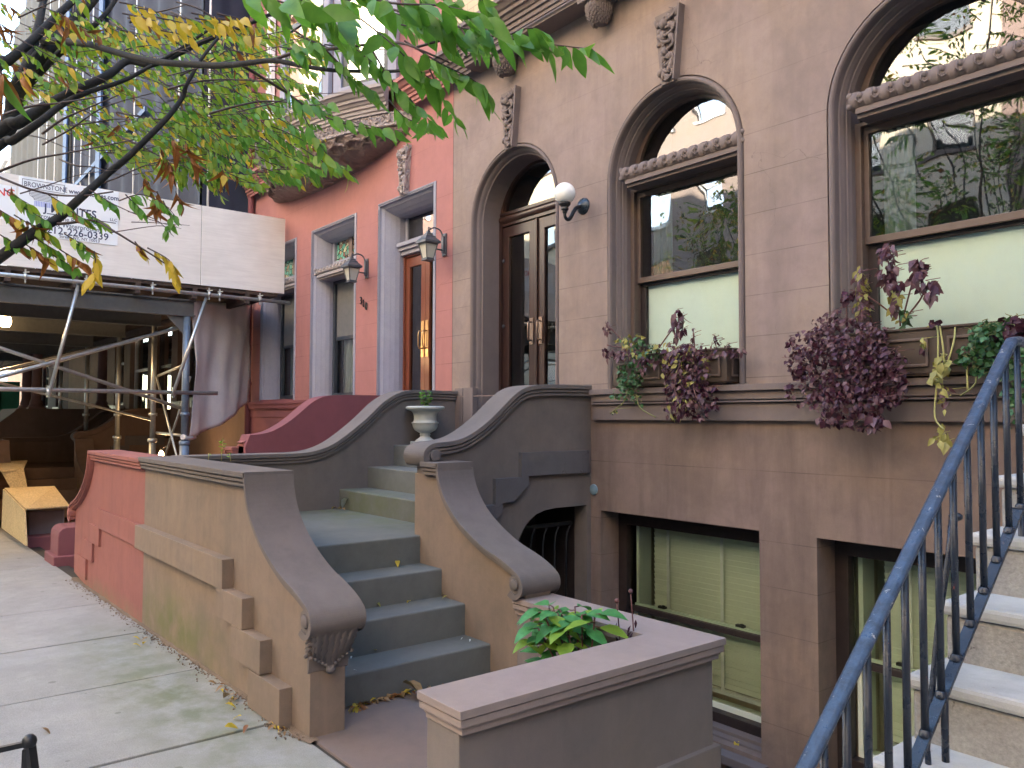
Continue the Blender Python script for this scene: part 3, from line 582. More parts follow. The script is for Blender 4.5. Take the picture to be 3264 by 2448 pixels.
def brown_house():
    root = empty('brownstone_house', (-4, 5.5, -1.6), 'tall brown stone row house with arched door, arched windows and carved keystones', 'house')
    B = lambda mb, nm, mat, p=root, bev=0, **k: mb.build(nm, mat, p, bev=bev, **k)
    X0, X1 = -6.865, 2.2
    mb = MB(); holes = []
    for cx, r in ARCHES: holes.append(arch_pts(cx, ZS, .245 if cx > -5 else -.27, r+.004))
    fn = lambda u, v: Vector((u, YF, v))
    door = holes[0]
    # upper wall: outline drops into the door opening
    out = [(X0, -.6), (X0, 14.5), (X1, 14.5), (X1, .2), (-4.75, .2), (-4.75, -.6), (-5.221, -.6)]+door[::-1]+[(-6.549, -.6)]
    mb.poly([out]+holes[1:], fn)
    # sides, roof and back so the house casts its shadow
    mb.add([(X0, YF, -2.6), (X0, 12, -2.6), (X0, 12, 14.5), (X0, YF, 14.5), (X1, YF, -2.6), (X1, 12, -2.6), (X1, 12, 14.5), (X1, YF, 14.5)], [(0, 1, 2, 3), (4, 7, 6, 5), (3, 2, 6, 7), (1, 5, 6, 2)])
    B(mb, 'wall', m_brown)
    mb = MB(); bw = [[(-4.689, -.757), (-3.188, -.757), (-3.188, -2.27), (-4.689, -2.27)], [(-2.768, -.757), (-1.27, -.757), (-1.27, -2.27), (-2.768, -2.27)]]
    mb.poly([[(-6.86, -2.5), (-6.86, .22), (X1, .22), (X1, -2.5)]]+bw+[[(-6.7, -.6), (-6.7, .21), (-4.96, .21), (-4.96, -.6)]], lambda u, v: Vector((u, 4.728, v)))
    for o in bw:
        o = o+[o[0]]; rows = [[Vector((x, y, z)) for x, z in o] for y in (4.728, 5.02)]; mb.grid(rows, 0, False)
    B(mb, 'basement_wall', m_basement)
    mb = MB()      # belt course / sill ledge
    for y, zt, zb in ((4.645, .232, .190), (4.672, .186, .131), (4.70, .190, .186), (4.668, .122, .110), (4.70, .131, .122), (4.71, .110, .100), (4.690, .100, -.016)): mb.box(-4.74, X1, y, 4.74, zb, zt)
    B(mb, 'sill_course', m_trim, bev=.003)
    # plinth blocks beside the door
    mb = MB(); mb.box(-6.62, -6.46, 4.715, 4.78, -.3, .30); mb.box(-6.80, -6.66, 4.735, 4.76, -.3, .30); B(mb, 'plinth_block', m_trim, bev=.004)
    for i, (cx, r) in enumerate(ARCHES):
        if i: win(root, cx)
    arched_door(root)
    for cx in (-5.885, -3.94, -2.0): keystone(root, cx, m_trim)
    # string cornice, bracketed balcony slab and corbels
    mb = MB(); cornice(mb, [(-6.865, 4.66), (-6.42, 4.66)], 3.47); cornice(mb, [(-6.40, 4.745), (-6.40, 4.54), (-5.6, 4.52), (X1, 4.52)], 3.51); dentils(mb, -6.33, -3.0, 4.50, 3.545)
    mb.box(-6.39, X1, 4.54, 4.745, 3.475, 3.51); B(mb, 'cornice', m_trim)
    for cx in (-5.88, -4.62, -3.36):
        mb = MB(); mb.blob((cx, 4.67, 3.42), (.105, .13, .17), 0, 20); mb.box(cx-.125, cx+.125, 4.52, 4.74, 3.435, 3.476); rnd = random.Random(int(cx*9))
        for k in range(90):               # overlapping carved leaves
            t = .25+.75*(k//10)/9; a = (k % 10)/9*pi+(.17 if (k//10) % 2 else 0); rr = sin(t*pi*.5+.5); z = 3.44-.18*t; e_ = sqrt(max(0, 1-((3.42-z)/.17)**2)); q = Vector((cx-.105*cos(a)*e_, 4.67-.13*sin(a)*e_, z))
            mb.blob(q, (.016, .014, .034), rnd.uniform(-.4, .4), 6)
        B(mb, 'corbel', m_trim)
    # interior: floors, back wall and shades behind glass
    mb = MB(); mb.box(-6.8, 2.1, 6.4, 6.5, -2.5, 5); mb.box(-6.8, 2.1, 5.3, 6.5, -.34, -.3); mb.box(-6.8, 2.1, 5.2, 6.5, 3.1, 3.2); mb.box(-4.85, -4.8, 5.2, 6.5, -2.5, 3); B(mb, 'interior', m_room)
    # upper wall behind the balcony, sun bounce painted in as pale brick
    mb = MB(); mb.poly([[(X0, 4.02), (X0, 14.4), (X1, 14.4), (X1, 4.02)], [(-5.3, 4.9), (-4.3, 4.9), (-4.3, 7.3), (-5.3, 7.3)], [(-3.2, 4.9), (-2.2, 4.9), (-2.2, 7.3), (-3.2, 7.3)]], lambda u, v: Vector((u, 4.735, v))); B(mb, 'brick_storey', m_bouncebrick)
    for x in (-4.8, -2.7):
        mb = MB(); mb.box(x-.5, x+.5, 4.85, 4.9, 4.9, 7.3); f = B(mb, 'window', m_framelt); mb = MB(); mb.box(x-.42, x+.42, 4.84, 4.85, 5.0, 7.2); B(mb, 'pane', m_glassarch, f)
    for x0, x1 in ((-4.689, -3.188), (-2.768, -1.27)): basewin(root, x0, x1)
    mb = MB(); mb.lathe((-4.763, 4.727, -.593), [(0, .012), (.040, .012), (.045, .008), (.045, 0)], 24, 0, Vector((0, -1, 0))); B(mb, 'vent_disc', paint('pale_blue_disc', (.18, .27, .33), .5))
    return root
def cornice(mb, path, z0):
    prof = [(0, 0), (.015, 0), (.015, .03), (.03, .035), (.03, .075), (.05, .08), (.05, .115), (.065, .12), (.08, .15), (.10, .155), (.10, .19), (.12, .20), (.15, .24), (.17, .245), (.17, .285), (0, .30)]
    n = len(path); rows = []
    for i, (x, y) in enumerate(path):
        a = path[max(i-1, 0)]; b = path[min(i+1, n-1)]
        def nrm(p, q): l = hypot(q[0]-p[0], q[1]-p[1]) or 1; return ((q[1]-p[1])/l, -(q[0]-p[0])/l)
        if 0 < i < n-1:
            n1 = nrm(a, (x, y)); n2 = nrm((x, y), b); m = (n1[0]+n2[0], n1[1]+n2[1]); d = max(.3, (m[0]*n1[0]+m[1]*n1[1])); nx, ny = m[0]/d, m[1]/d
        else: nx, ny = nrm(a, b) if a != b else (0, -1)
        rows.append([Vector((x+nx*o, y+ny*o, z0+z)) for o, z in prof])
    mb.grid(rows, 0, False)
    for r in (rows[0], rows[-1]): mb.add(r, [list(range(len(r)))])
def dentils(mb, x0, x1, y, z):
    x = x0
    while x < x1: mb.box(x, x+.045, y-.012, y+.04, z+.003, z+.045); x += .085
def keystone(root, cx, mat, zb=2.565, zt=3.128, wb=.076, wt=.135, y=4.742):
    mb = MB(); mb.prism([[(cx-wb, zb), (cx+wb, zb), (cx+wt, zt), (cx-wt, zt)]], lambda u, v, t: Vector((u, t, v)), y-.022, y+.02)
    mb.prism([[(cx+wb-.014, zb), (cx+wb, zb), (cx+wt, zt), (cx+wt-.016, zt)]], lambda u, v, t: Vector((u, t, v)), y-.06, y-.02)
    rnd = random.Random(5)
    for k in range(34):                   # carved fruit and leaves
        t = rnd.random(); w = wb+(wt-wb)*t; x = cx+rnd.uniform(-.9, .75)*w; z = zb+.03+(zt-zb-.06)*t
        s = rnd.uniform(.012, .03); mb.blob((x, y-.03, z), (s, s*.9, s*rnd.uniform(.9, 2.2)), rnd.uniform(-1, 1), 8)
    for k in range(9):
        z = zb+.05+k*(zt-zb-.1)/8; s = (-1)**k; t = (z-zb)/(zt-zb); w = wb+(wt-wb)*t
        pts = [Vector((cx-s*w*.3+s*w*.9*sin(a), y-.04, z-.03+.05*(1-cos(a)))) for a in (0, .5, 1., 1.5, 2., 2.6)]
        mb.tube(pts, [.013, .013, .012, .010, .008, .005], 6)
    mb.blob((cx-.03, y-.045, zt-.10), (.035, .03, .04), 0, 10); mb.blob((cx-.02, y-.045, zb+.24), (.03, .03, .035), 0, 10)
    return mb.build('keystone', mat, root)
def roll(mb, x0, x1, y, z, r=.064):
    n = 150; rows = []; L_ = x1-x0
    for i in range(n+1):
        x = x0+L_*i/n; ph = (x-x0)/.098; f = ph-math.floor(ph)
        rr = r*(1.0 if f < .45 else .80+.07*abs(sin((f-.45)/.55*pi)))
        rows.append([Vector((x, y-rr*cos(a), z+rr*sin(a))) for a in [pi*k/9-pi/2 for k in range(19)]])
    mb.grid(rows, 0, True)
    for k in range(int(L_/.098)):          # raised scallops between bands
        x = x0+.098*(k+.70); mb.blob((x, y-r*.74, z+.020), (.017, .024, .024), .3, 8); mb.tube([(x-.018, y-r*.80, z+.030), (x-.022, y-r*.92, z-.004), (x-.004, y-r*.84, z-.026), (x+.018, y-r*.80, z-.018)], .006, 5)
    for s in (x0, x1):
        for dz in (-.032, .032): mb.lathe((s, y-.03, z+dz), [(0, 0), (.020, 0), (.022, .02), (.012, .03), (0, .03)], 12, 0, Vector((0, -1, 0)))
    mb.box(x0+.03, x1-.03, y-.035, y+.12, z-.085, z-.05); mb.box(x0+.03, x1-.03, y-.01, y+.12, z-.11, z-.08)
def win(root, cx):
    W = hold('window', root)
    B = lambda mb, nm, mat, p=W, bev=0, **k: mb.build(nm, mat, p, bev=bev, **k)
    mb = MB(); surround(mb, cx, ZS, .235, .66, WPROF); B(mb, 'surround', m_trim)
    mb = MB(); roll(mb, cx-.51, cx+.51+.14, 4.80, 1.985); 
    B(mb, 'carved_transom', m_trim)
    r = .572; ri = .505
    mb = MB()
    # arched sash above the transom, two sashes below
    a = [(cx-r*cos(pi*i/24), ZS+.04+r*.98*sin(pi*i/24)) for i in range(25)]; b = [(cx-ri*cos(pi*i/24), ZS+.075+(ri-.03)*sin(pi*i/24)) for i in range(25)]
    mb.prism([a, b], lambda u, v, t: Vector((u, t, v)), 4.955, 5.0)
    mb.prism([[(cx-.60, .23), (cx-.60, 1.90), (cx+.60, 1.90), (cx+.60, .23)], [(cx-.535, .26), (cx-.535, 1.905-.03), (cx+.535, 1.875), (cx+.535, .26)]], lambda u, v, t: Vector((u, t, v)), 4.93, 5.02)
    mb.prism([[(cx-.56, 1.115), (cx-.56, 1.885), (cx+.56, 1.885), (cx+.56, 1.115)], [(cx-.505, 1.162), (cx-.505, 1.83), (cx+.505, 1.83), (cx+.505, 1.162)]], lambda u, v, t: Vector((u, t, v)), 4.972, 5.005)
    fill(W, mb, m_framelt, .004)
    mb = MB(); mb.prism([[(cx-.54, .24), (cx-.54, 1.13), (cx+.54, 1.13), (cx+.54, .24)], [(cx-.48, .31), (cx-.48, 1.09), (cx+.48, 1.09), (cx+.48, .31)]], lambda u, v, t: Vector((u, t, v)), 5.012, 5.04); B(mb, 'lower_sash', m_framedk, bev=.003)
    mb = MB(); mb.poly([[(x, z) for x, z in b]], lambda u, v: Vector((u, 4.985, v))); B(mb, 'arched_pane', m_glassarch)
    mb = MB(); mb.poly([[(cx-.51, 1.15), (cx+.51, 1.15), (cx+.51, 1.84), (cx-.51, 1.84)]], lambda u, v: Vector((u, 4.99, v))); B(mb, 'upper_pane', m_glass)
    mb = MB(); mb.poly([[(cx-.485, .3), (cx+.485, .3), (cx+.485, 1.1), (cx-.485, 1.1)]], lambda u, v: Vector((u, 5.027, v))); B(mb, 'lower_pane', m_glasslow)
    mb = MB(); rows = [[Vector((cx-.485+.97*i/24, 5.052+.002*sin(i), .2+.92*j/2)) for i in range(25)] for j in range(3)]; mb.grid(rows); B(mb, 'roller_shade', m_shade)
    mb = MB(); mb.box(cx-.6, cx+.6, 5.5, 5.52, 1.1, 2.6); mb.box(cx-.62, cx-.60, 5.05, 5.5, .2, 2.6); mb.box(cx+.60, cx+.62, 5.05, 5.5, .2, 2.6); B(mb, 'dark_room', m_room)
    mb = MB(); rows = [[Vector((cx-.47+.20*i/20, 5.10+.015*sin(i*1.1), 1.1+.76*j)) for i in range(21)] for j in range(2)]; mb.grid(rows); B(mb, 'curtain', m_curtd)
def basewin(root, x0, x1):
    W = hold('basement_window', root)
    B = lambda mb, nm, mat, p=W, bev=0, **k: mb.build(nm, mat, p, bev=bev, **k)
    fn = lambda u, v, t: Vector((u, t, v))
    mb = MB(); mb.prism([[(x0, -2.26), (x0, -.76), (x1, -.76), (x1, -2.26)], [(x0+.09, -2.16), (x0+.09, -.88), (x1-.09, -.88), (x1-.09, -2.16)]], fn, 4.94, 5.02)
    mb.box(x0+.08, x1-.08, 4.975, 5.01, -1.585, -1.54); fill(W, mb, m_framedk, .004)
    mb = MB(); mb.prism([[(x0+.10, -2.17), (x0+.10, -1.57), (x1-.10, -1.57), (x1-.10, -2.17)], [(x0+.13, -2.12), (x0+.13, -1.6), (x1-.13, -1.6), (x1-.13, -2.12)]], fn, 5.02, 5.04)
    mb.box(x0+.1, x0+.13, 5.05, 5.20, -2.15, -.86); mb.box(x1-.13, x1-.1, 5.05, 5.2, -2.15, -.86)
    mb.box(x0+.1, x1-.1, 5.03, 5.2, -2.19, -2.16); mb.box(x0+.1, x1-.1, 5.03, 5.06, -1.55, -1.53); B(mb, 'inner_casing', stone('pale_green_casing', (.72, .82, .74), (.66, .76, .7), 0, .2))
    mb = MB(); mb.poly([[(x0+.08, -1.58), (x1-.08, -1.58), (x1-.08, -.87), (x0+.08, -.87)]], lambda u, v: Vector((u, 4.99, v))); mb.poly([[(x0+.1, -2.17), (x1-.1, -2.17), (x1-.1, -1.57), (x0+.1, -1.57)]], lambda u, v: Vector((u, 5.03, v))); B(mb, 'pane', m_glassg)
    mb = MB(); z = -.92
    while z > -2.02: mb.obox((x0+.245, 5.11, z), (x1-.12, 5.11, z), .050, .003, up=Vector((0, 1, .42))); z -= .042
    mb.box(x0+.24, x1-.11, 5.08, 5.13, -.90, -.86)
    B(mb, 'slat_blind', m_blind)
    mb = MB()
    for x in (x0+.40, (x0+x1)/2+.17): mb.box(x, x+.028, 5.078, 5.080, -2.05, -.9)
    mb.box(x0+.24, x1-.11, 5.085, 5.125, -2.075, -2.045); B(mb, 'blind_tape', m_white)
    mb = MB()
    for x in (x0+.38, x1-.38): mb.box(x-.035, x+.035, 5.03, 5.06, -1.53, -1.512); mb.blob((x+.02, 5.035, -1.508), (.022, .012, .008))
    B(mb, 'sash_lock', m_iron)
    mb = MB(); mb.box(x0+.02, x1-.02, 4.80, 4.99, -2.31, -2.255); mb.box(x0-.05, x1+.05, 4.63, 4.85, -2.36, -2.30); mb.box(x0+.03, x1-.03, 4.86, 4.98, -2.262, -2.23); B(mb, 'window_sill', m_trim, bev=.004)
    mb = MB(); mb.box(x0, x1, 5.5, 5.52, -2.3, -.7); mb.box(x0-.02, x0, 5.2, 5.5, -2.3, -.7); B(mb, 'room_wall', stone('room_wall_paint', (.5, .5, .4)))
def handle(mb, x, y, z):
    mb.box(x-.026, x+.026, y-.012, y, z-.13, z+.13)
    mb.tube([(x, y-.01, z+.09), (x, y-.05, z+.09), (x, y-.055, z+.07), (x, y-.055, z-.07), (x, y-.05, z-.09), (x, y-.01, z-.09)], .008, 8)
def arched_door(root):
    cx = -5.885; W = hold('door', root)
    B = lambda mb, nm, mat, p=W, bev=0, **k: mb.build(nm, mat, p, bev=bev, **k)
    fn = lambda u, v, t: Vector((u, t, v))
    mb = MB(); surround(mb, cx, ZS, -.27, .66, DPROF); B(mb, 'surround', m_trim)
    r = .575; ri = .49
    mb = MB(); a = arch_pts(cx, ZS, -.25, r); b = arch_pts(cx, ZS+.01, -.25, r-.045)
    mb.prism([a+b[::-1]], fn, 5.04, 5.11)
    a = [(cx-(r-.03)*cos(pi*i/24), ZS+.06+(r-.06)*sin(pi*i/24)) for i in range(25)]; b = [(cx-ri*cos(pi*i/24), ZS+.13+(ri-.03)*sin(pi*i/24)) for i in range(25)]
    mb.prism([a, b], fn, 5.055, 5.10); fill(W, mb, m_door, .004)
    mb = MB(); n = 12; rows = [[Vector((x, 5.075-.05*cos(t), 2.025+.048*sin(t))) for t in [pi*k/n-pi/2 for k in range(n+1)]] for x in (cx-r+.02, cx+r-.02)]; mb.grid(rows); mb.box(cx-r+.03, cx+r-.03, 5.03, 5.10, 2.06, 2.09); mb.box(cx-r+.03, cx+r-.03, 5.05, 5.10, 1.955, 1.985); B(mb, 'transom_bar', m_door)
    mb = MB(); mb.poly([b], lambda u, v: Vector((u, 5.075, v))); B(mb, 'fanlight_pane', m_glassarch)
    for s in (-1, 1):
        x0, x1 = (cx-r+.045, cx+.012) if s < 0 else (cx+.012, cx+r-.045)
        y = 5.06 if s < 0 else 5.064
        mb = MB(); mb.prism([[(x0, -.25), (x0, 1.945), (x1, 1.945), (x1, -.25)], [(x0+.10, .06), (x0+.10, 1.835), (x1-.125, 1.835), (x1-.125, .06)]], fn, y, y+.045); 
        if s < 0: mb.box(x1-.028, x1+.01, y-.015, y, -.25, 1.945)
        d = B(mb, 'door_leaf', m_door, bev=.006)
        mb = MB(); mb.poly([[(x0+.09, .05), (x1-.115, .05), (x1-.115, 1.845), (x0+.09, 1.845)]], lambda u, v: Vector((u, y+.025, v))); B(mb, 'door_glass', m_glassd)
        mb = MB(); handle(mb, x1-.075 if s < 0 else x0+.055, y, .845); B(mb, 'pull_handle', m_bronze)
        if s < 0:
            for z in (1.60, .93): mb = MB(); mb.blob((x0+.02, y-.008, z), (.016, .012, .022)); B(mb, 'knob', m_lantern)
    mb = MB(); mb.box(cx-.2, cx-.03, 5.14, 5.142, 1.36, 1.50); B(mb, 'notice', m_signw)
    mb = MB(); mb.box(-6.6, -5.2, 5.75, 5.77, -.3, 2.6); mb.box(-6.62, -6.5, 5.12, 5.75, -.3, 2.6); B(mb, 'hall_wall', stone('hall_wall_paint', (.12, .18, .2)))
    # iron gate under the stoop
    mb = MB()
    for k in range(12):
        y = 3.2+k*.13; mb.tube([(-5.0, y, -2.45), (-5.0, y, -1.05), (-5.0, y+.015, -.96), (-5.0, y+.05, -.90), (-5.0, y+.09, -.88)], .009, 6)
    mb.box(-5.01, -4.99, 3.1, 4.69, -2.42, -2.39); mb.box(-5.01, -4.99, 3.1, 4.69, -1.6, -1.57); mb.box(-5.02, -4.98, 3.1, 4.69, -.90, -.87)
    B(mb, 'under_stoop_gate', m_iron, root)
    mb = MB(); mb.box(-5.50, -5.46, 3.1, 4.72, -2.5, -.90); mb.box(-5.47, -4.96, 4.69, 4.72, -2.5, -.56); B(mb, 'under_stoop_dark_panel', m_framedk, root)  # dark panels standing in for the shade behind the gate
    mb = MB(); mb.box(-6.4, -6.3, 3.3, 4.7, -2.5, -.92); B(mb, 'under_stoop_dark_backing', m_room, root)  # near-black backing in place of deep shade under the steps
bh = brown_house()
# ================================================================ red house
RPROF = [(-.004, 4.752), (-.004, 4.742), (.034, 4.738), (.036, 4.765), (.07, 4.79), (.075, 4.80), (.11, 4.85), (.115, 4.86), (.14, 4.90), (.16, 4.95), (.16, 5.06)]
BX, BH = -9.68, 2.0
def arc_y(x, xc=BX, h=BH, sag=.6):
    Rr = (h*h+sag*sag)/(2*sag); dx = min(h, abs(x-xc)); return YF-(sqrt(Rr*Rr-dx*dx)-(Rr-sag))
def red_house():
    root = empty('red_house', (-9.6, 5.5, -1.6), 'red painted row house with lavender-grey window trim and a swelling carved bay', 'house')
    B = lambda mb, nm, mat, p=root, bev=0, **k: mb.build(nm, mat, p, bev=bev, **k)
    fn = lambda u, v, t: Vector((u, t, v)); X0, X1 = -12.45, -6.871
    ops = [(-8.43, -7.19, -.28, 2.555), (-10.28, -8.99, .245, 2.565), (-12.06, -10.78, .245, 2.565)]
    R4 = lambda o, e=0: [(o[0]-e, o[2]), (o[0]-e, o[3]+e), (o[1]+e, o[3]+e), (o[1]+e, o[2])]
    mb = MB(); d = ops[0]
    out = [(X0, -2.4), (X0, 14.5), (X1, 14.5), (X1, -2.4), (d[1], -2.4), (d[1], d[3]), (d[0], d[3]), (d[0], -2.4)]
    mb.poly([out]+[R4(o) for o in ops[1:]], lambda u, v: Vector((u, YF, v)))
    mb.add([(X0, YF, -2.6), (X0, 12, -2.6), (X0, 12, 14.5), (X0, YF, 14.5), (X1, YF, -2.6), (X1, 12, -2.6), (X1, 12, 14.5), (X1, YF, 14.5)], [(0, 1, 2, 3), (3, 2, 6, 7), (1, 5, 6, 2)])
    B(mb, 'wall', m_red)
    mb = MB()
    for y, zt, zb in ((4.655, .236, .190), (4.672, .190, .131), (4.682, .126, .112), (4.705, .108, .0), (4.72, 0, -1.9)): mb.box(X0+.03, -8.47, y, 4.755, zb, zt)
    B(mb, 'sill_course', m_reddark, bev=.004)
    # doorway
    W = hold('door', root); mb = MB()
    for i in (0,):
        rect_sur(mb, d[0], d[1], -.28, d[3], RPROF); D = mb.build('door_surround', [m_bluetrim], root)
    mb = MB(); n = 150
    for k in range(n):
        z = -.2+2.7*k/n
        mb.blob((d[0]+.015, 4.738, z), (.012, .008, .012), 0, 6)
    for k in range(60): mb.blob((d[0]+.015+1.2*k/60, 4.738, d[3]-.015), (.014, .008, .012), 0, 6)
    B(mb, 'bead_edge', m_blueedge, D)
    xa, xb = d[0]+.16, d[1]-.16
    mb = MB(); mb.box(xa, xb, 4.90, 5.06, 2.03, 2.075); mb.box(xa, xb, 4.93, 5.06, 1.985, 2.03); mb.box(xa, xb, 4.96, 5.06, 1.935, 1.985); mb.box(xa, xb, 4.98, 5.06, 2.075, 2.10)
    mb.prism([[(xa, 2.10), (xa, 2.46), (xb, 2.46), (xb, 2.10)], [(xa+.05, 2.13), (xa+.05, 2.42), (xb-.05, 2.42), (xb-.05, 2.13)]], fn, 5.02, 5.06); B(mb, 'transom', m_bluetrim, bev=.004)
    mb = MB(); mb.poly([[(xa+.04, 2.12), (xb-.04, 2.12), (xb-.04, 2.43), (xa+.04, 2.43)]], lambda u, v: Vector((u, 5.045, v))); B(mb, 'transom_pane', m_glassarch)
    mb = MB(); xm = (xa+xb)/2
    mb.prism([[(xa, -.27), (xa, 1.935), (xb, 1.935), (xb, -.27)], [(xa+.03, -.27), (xa+.03, 1.91), (xb-.03, 1.91), (xb-.03, -.27)]], fn, 5.0, 5.08); fill(W, mb, m_doorred, .004)
    for s in (0, 1):
        x0, x1 = (xa+.03, xm) if s == 0 else (xm, xb-.03)
        mb = MB(); mb.prism([[(x0, -.26), (x0, 1.905), (x1, 1.905), (x1, -.26)], [(x0+.085, .0), (x0+.085, 1.79), (x1-.095, 1.79), (x1-.095, .0)]], fn, 5.02, 5.065)
        B(mb, 'door_leaf', m_doorred, W, bev=.006)
        mb = MB(); mb.poly([[(x0+.07, -.02), (x1-.08, -.02), (x1-.08, 1.80), (x0+.07, 1.80)]], lambda u, v: Vector((u, 5.045, v))); B(mb, 'door_glass', m_glassd, W)
        hx = x1-.045 if s == 0 else x0+.045
        mb = MB(); mb.box(hx-.03, hx+.03, 5.012, 5.02, .70, 1.12); mb.tube([(hx, 5.02, 1.0), (hx, 4.965, 1.0), (hx, 4.955, .96), (hx, 4.955, .84), (hx, 4.965, .80), (hx, 5.02, .80)], .008, 8); B(mb, 'pull_handle', m_brass, W)
    mb = MB(); mb.box(-8.4, -7.2, 5.8, 5.82, -.3, 2.6); B(mb, 'hall_wall', m_room)
    # windows
    for o in ops[1:]:
        W = hold('window', root); x0, x1, z0, z1 = o; xa, xb = x0+.16, x1-.16
        mb = MB(); rect_sur(mb, x0, x1, z0, z1, RPROF); B(mb, 'surround', m_bluetrim, W)
        mb = MB()
        for k in range(130): mb.blob((x0+.015, 4.738, z0+.03+2.25*k/130), (.012, .008, .012), 0, 6)
        for k in range(60): mb.blob((x0+.03+1.22*k/60, 4.738, z1-.015), (.012, .008, .011), 0, 6)
        B(mb, 'bead_edge', m_blueedge, W)
        mb = MB(); roll(mb, x0+.10, x1-.04, 4.80, 1.985, .042); B(mb, 'carved_transom', m_greytrim, W)
        mb = MB(); mb.box(xa-.01, xb+.01, 4.86, 5.06, 1.87, 1.96); mb.prism([[(xa, 1.96), (xa, 2.46), (xb, 2.46), (xb, 1.96)], [(xa+.06, 2.14), (xa+.06, 2.42), (xb-.06, 2.42), (xb-.06, 2.14)]], fn, 4.98, 5.03); B(mb, 'transom_frame', m_bluetrim, W, bev=.004)
        mb = MB(); mb.box(xa+.05, xb-.05, 5.02, 5.03, 2.13, 2.43); B(mb, 'stained_glass', m_stain, W)
        mb = MB(); mb.box((xa+xb)/2-.05, (xa+xb)/2+.05, 5.0, 5.018, 2.14, 2.42); B(mb, 'carved_mullion', m_bowl, W)
        mb = MB(); mb.prism([[(xa-.02, .26), (xa-.02, 1.88), (xb+.02, 1.88), (xb+.02, .26)], [(xa+.05, .33), (xa+.05, 1.83), (xb-.05, 1.83), (xb-.05, .33)]], fn, 5.0, 5.06); mb.box(xa+.03, xb-.03, 5.03, 5.06, 1.05, 1.10); fill(W, mb, m_navy, .004)
        mb = MB(); mb.box(xa+.05, xb-.05, 5.035, 5.04, 1.10, 1.83); B(mb, 'insect_screen', m_screen, W)
        mb = MB(); mb.poly([[(xa+.05, .33), (xb-.05, .33), (xb-.05, 1.06), (xa+.05, 1.06)]], lambda u, v: Vector((u, 5.05, v))); B(mb, 'lower_pane', m_glass, W)
        mb = MB(); rows = [[Vector((xa+.02+(xb-xa)*.62*i/30, 5.16+.012*sin(i*1.3), .3+.8*j)) for i in range(31)] for j in range(2)]; mb.grid(rows); B(mb, 'curtain', m_curt, W)
        mb = MB(); mb.box(x0, x1, 5.5, 5.52, .2, 2.6); B(mb, 'dark_room', m_room, W)
        mb = MB(); mb.box(x0+.02, x1-.02, 4.74, 5.0, .235, .262); B(mb, 'window_sill', m_reddark, W)
    for cx in (-7.83,): keystone(root, cx, m_frieze, 2.535, 3.09)
    # bowl bay: carved underside, frieze, cornice, bow wall
    K = 48; xs = [BX-BH+2*BH*i/K for i in range(K+1)]
    mb = MB(); rows = []
    for j in range(13):
        a = pi/2*j/12; r = []
        for x in xs:
            s = abs(x-BX)/BH; dep = YF-arc_y(x); h = .27*max(0., 1-s*s)**.45
            r.append(Vector((x, YF-dep*cos(a)**.75 if j < 12 else YF+.01, 3.345-h*sin(a)**1.3)))
        rows.append(r)
    mb.grid(rows)
    for k in range(24):                      # scrolling leaf relief on the bowl
        x = BX-1.65+3.3*(k+.5)/24; s = (-1)**k; y0 = arc_y(x); dep = YF-y0; pts = []
        for t in range(9):
            a = .12+.09*t; xx = x+s*.10*sin(t*.8); d2 = YF-arc_y(xx); pts.append(Vector((xx, YF-d2*cos(a)**.75-.012, 3.345-.27*max(0, 1-((xx-BX)/BH)**2)**.45*sin(a)**1.3-.01)))
        mb.tube(pts, [.012, .02, .024, .024, .02, .018, .016, .012, .008], 6)
    B(mb, 'carved_bowl', m_bowl)
    mb = MB(); rows = [[Vector((x, arc_y(x)-.012, z)) for x in xs] for z in (3.345, 3.50)]; mb.grid(rows); rows = [[Vector((x, arc_y(x)-o, z)) for x in xs] for z, o in ((3.335, 0), (3.335, .03), (3.355, .03), (3.36, .012))]; mb.grid(rows)
    rnd = random.Random(9)
    for k in range(46):
        x = BX-1.8+3.6*(k+.5)/46; r = []
        for t in range(8): a = t*.75+(k % 2)*3; r.append(Vector((x+.035*cos(a)*(1-t*.08), arc_y(x)-.022, 3.43+.05*sin(a)*(1-t*.08))))
        mb.tube(r, [.008]*8, 5)
    B(mb, 'frieze', m_frieze)
    mb = MB(); path = [(x, arc_y(x)-.02) for x in xs[3:-3]]
    cornice(mb, path, 3.49); 
    for i in range(3, K-3):
        x = (xs[i]+xs[i+1])/2; y = arc_y(x)-.035; mb.box(x-.022, x+.022, y-.012, y+.03, 3.522, 3.566)
    B(mb, 'bay_cornice', m_greytrim)
    mb = MB(); cornice(mb, [(-12.44, 4.66), (-11.55, 4.66)], 3.47); B(mb, 'cornice', m_red); mb = MB(); cornice(mb, [(-7.75, 4.66), (-6.872, 4.66)], 3.47); B(mb, 'cornice', m_red)
    mb = MB(); rows = [[Vector((x, arc_y(x)+.02, z)) for x in xs] for z in (3.76, 12)]; mb.grid(rows, 0, True); B(mb, 'bow_wall', m_red)
    for x, wd in ((-10.85, .38), (-9.3, .42), (-8.25, .30)):
        y = arc_y(x)+.02; dy = (arc_y(x+.01)-arc_y(x-.01))/.02; t = Vector((1, dy, 0)).normalized(); nn = Vector((t.y, -t.x, 0))
        c = Vector((x, y, 0)); P = lambda u, v, o: c+t*u+nn*o+Vector((0, 0, v))
        Wm = MB(); Wm.prism([[(-wd-.16, 3.85), (-wd-.16, 6.6), (wd+.16, 6.6), (wd+.16, 3.85)], [(-wd-.04, 3.9), (-wd-.04, 6.5), (wd+.04, 6.5), (wd+.04, 3.9)]], lambda u, v, o: P(u, v, o), -.02, .045)
        W = B(Wm, 'upper_window', m_white if x < -10 else m_bluetrim, bev=.006)
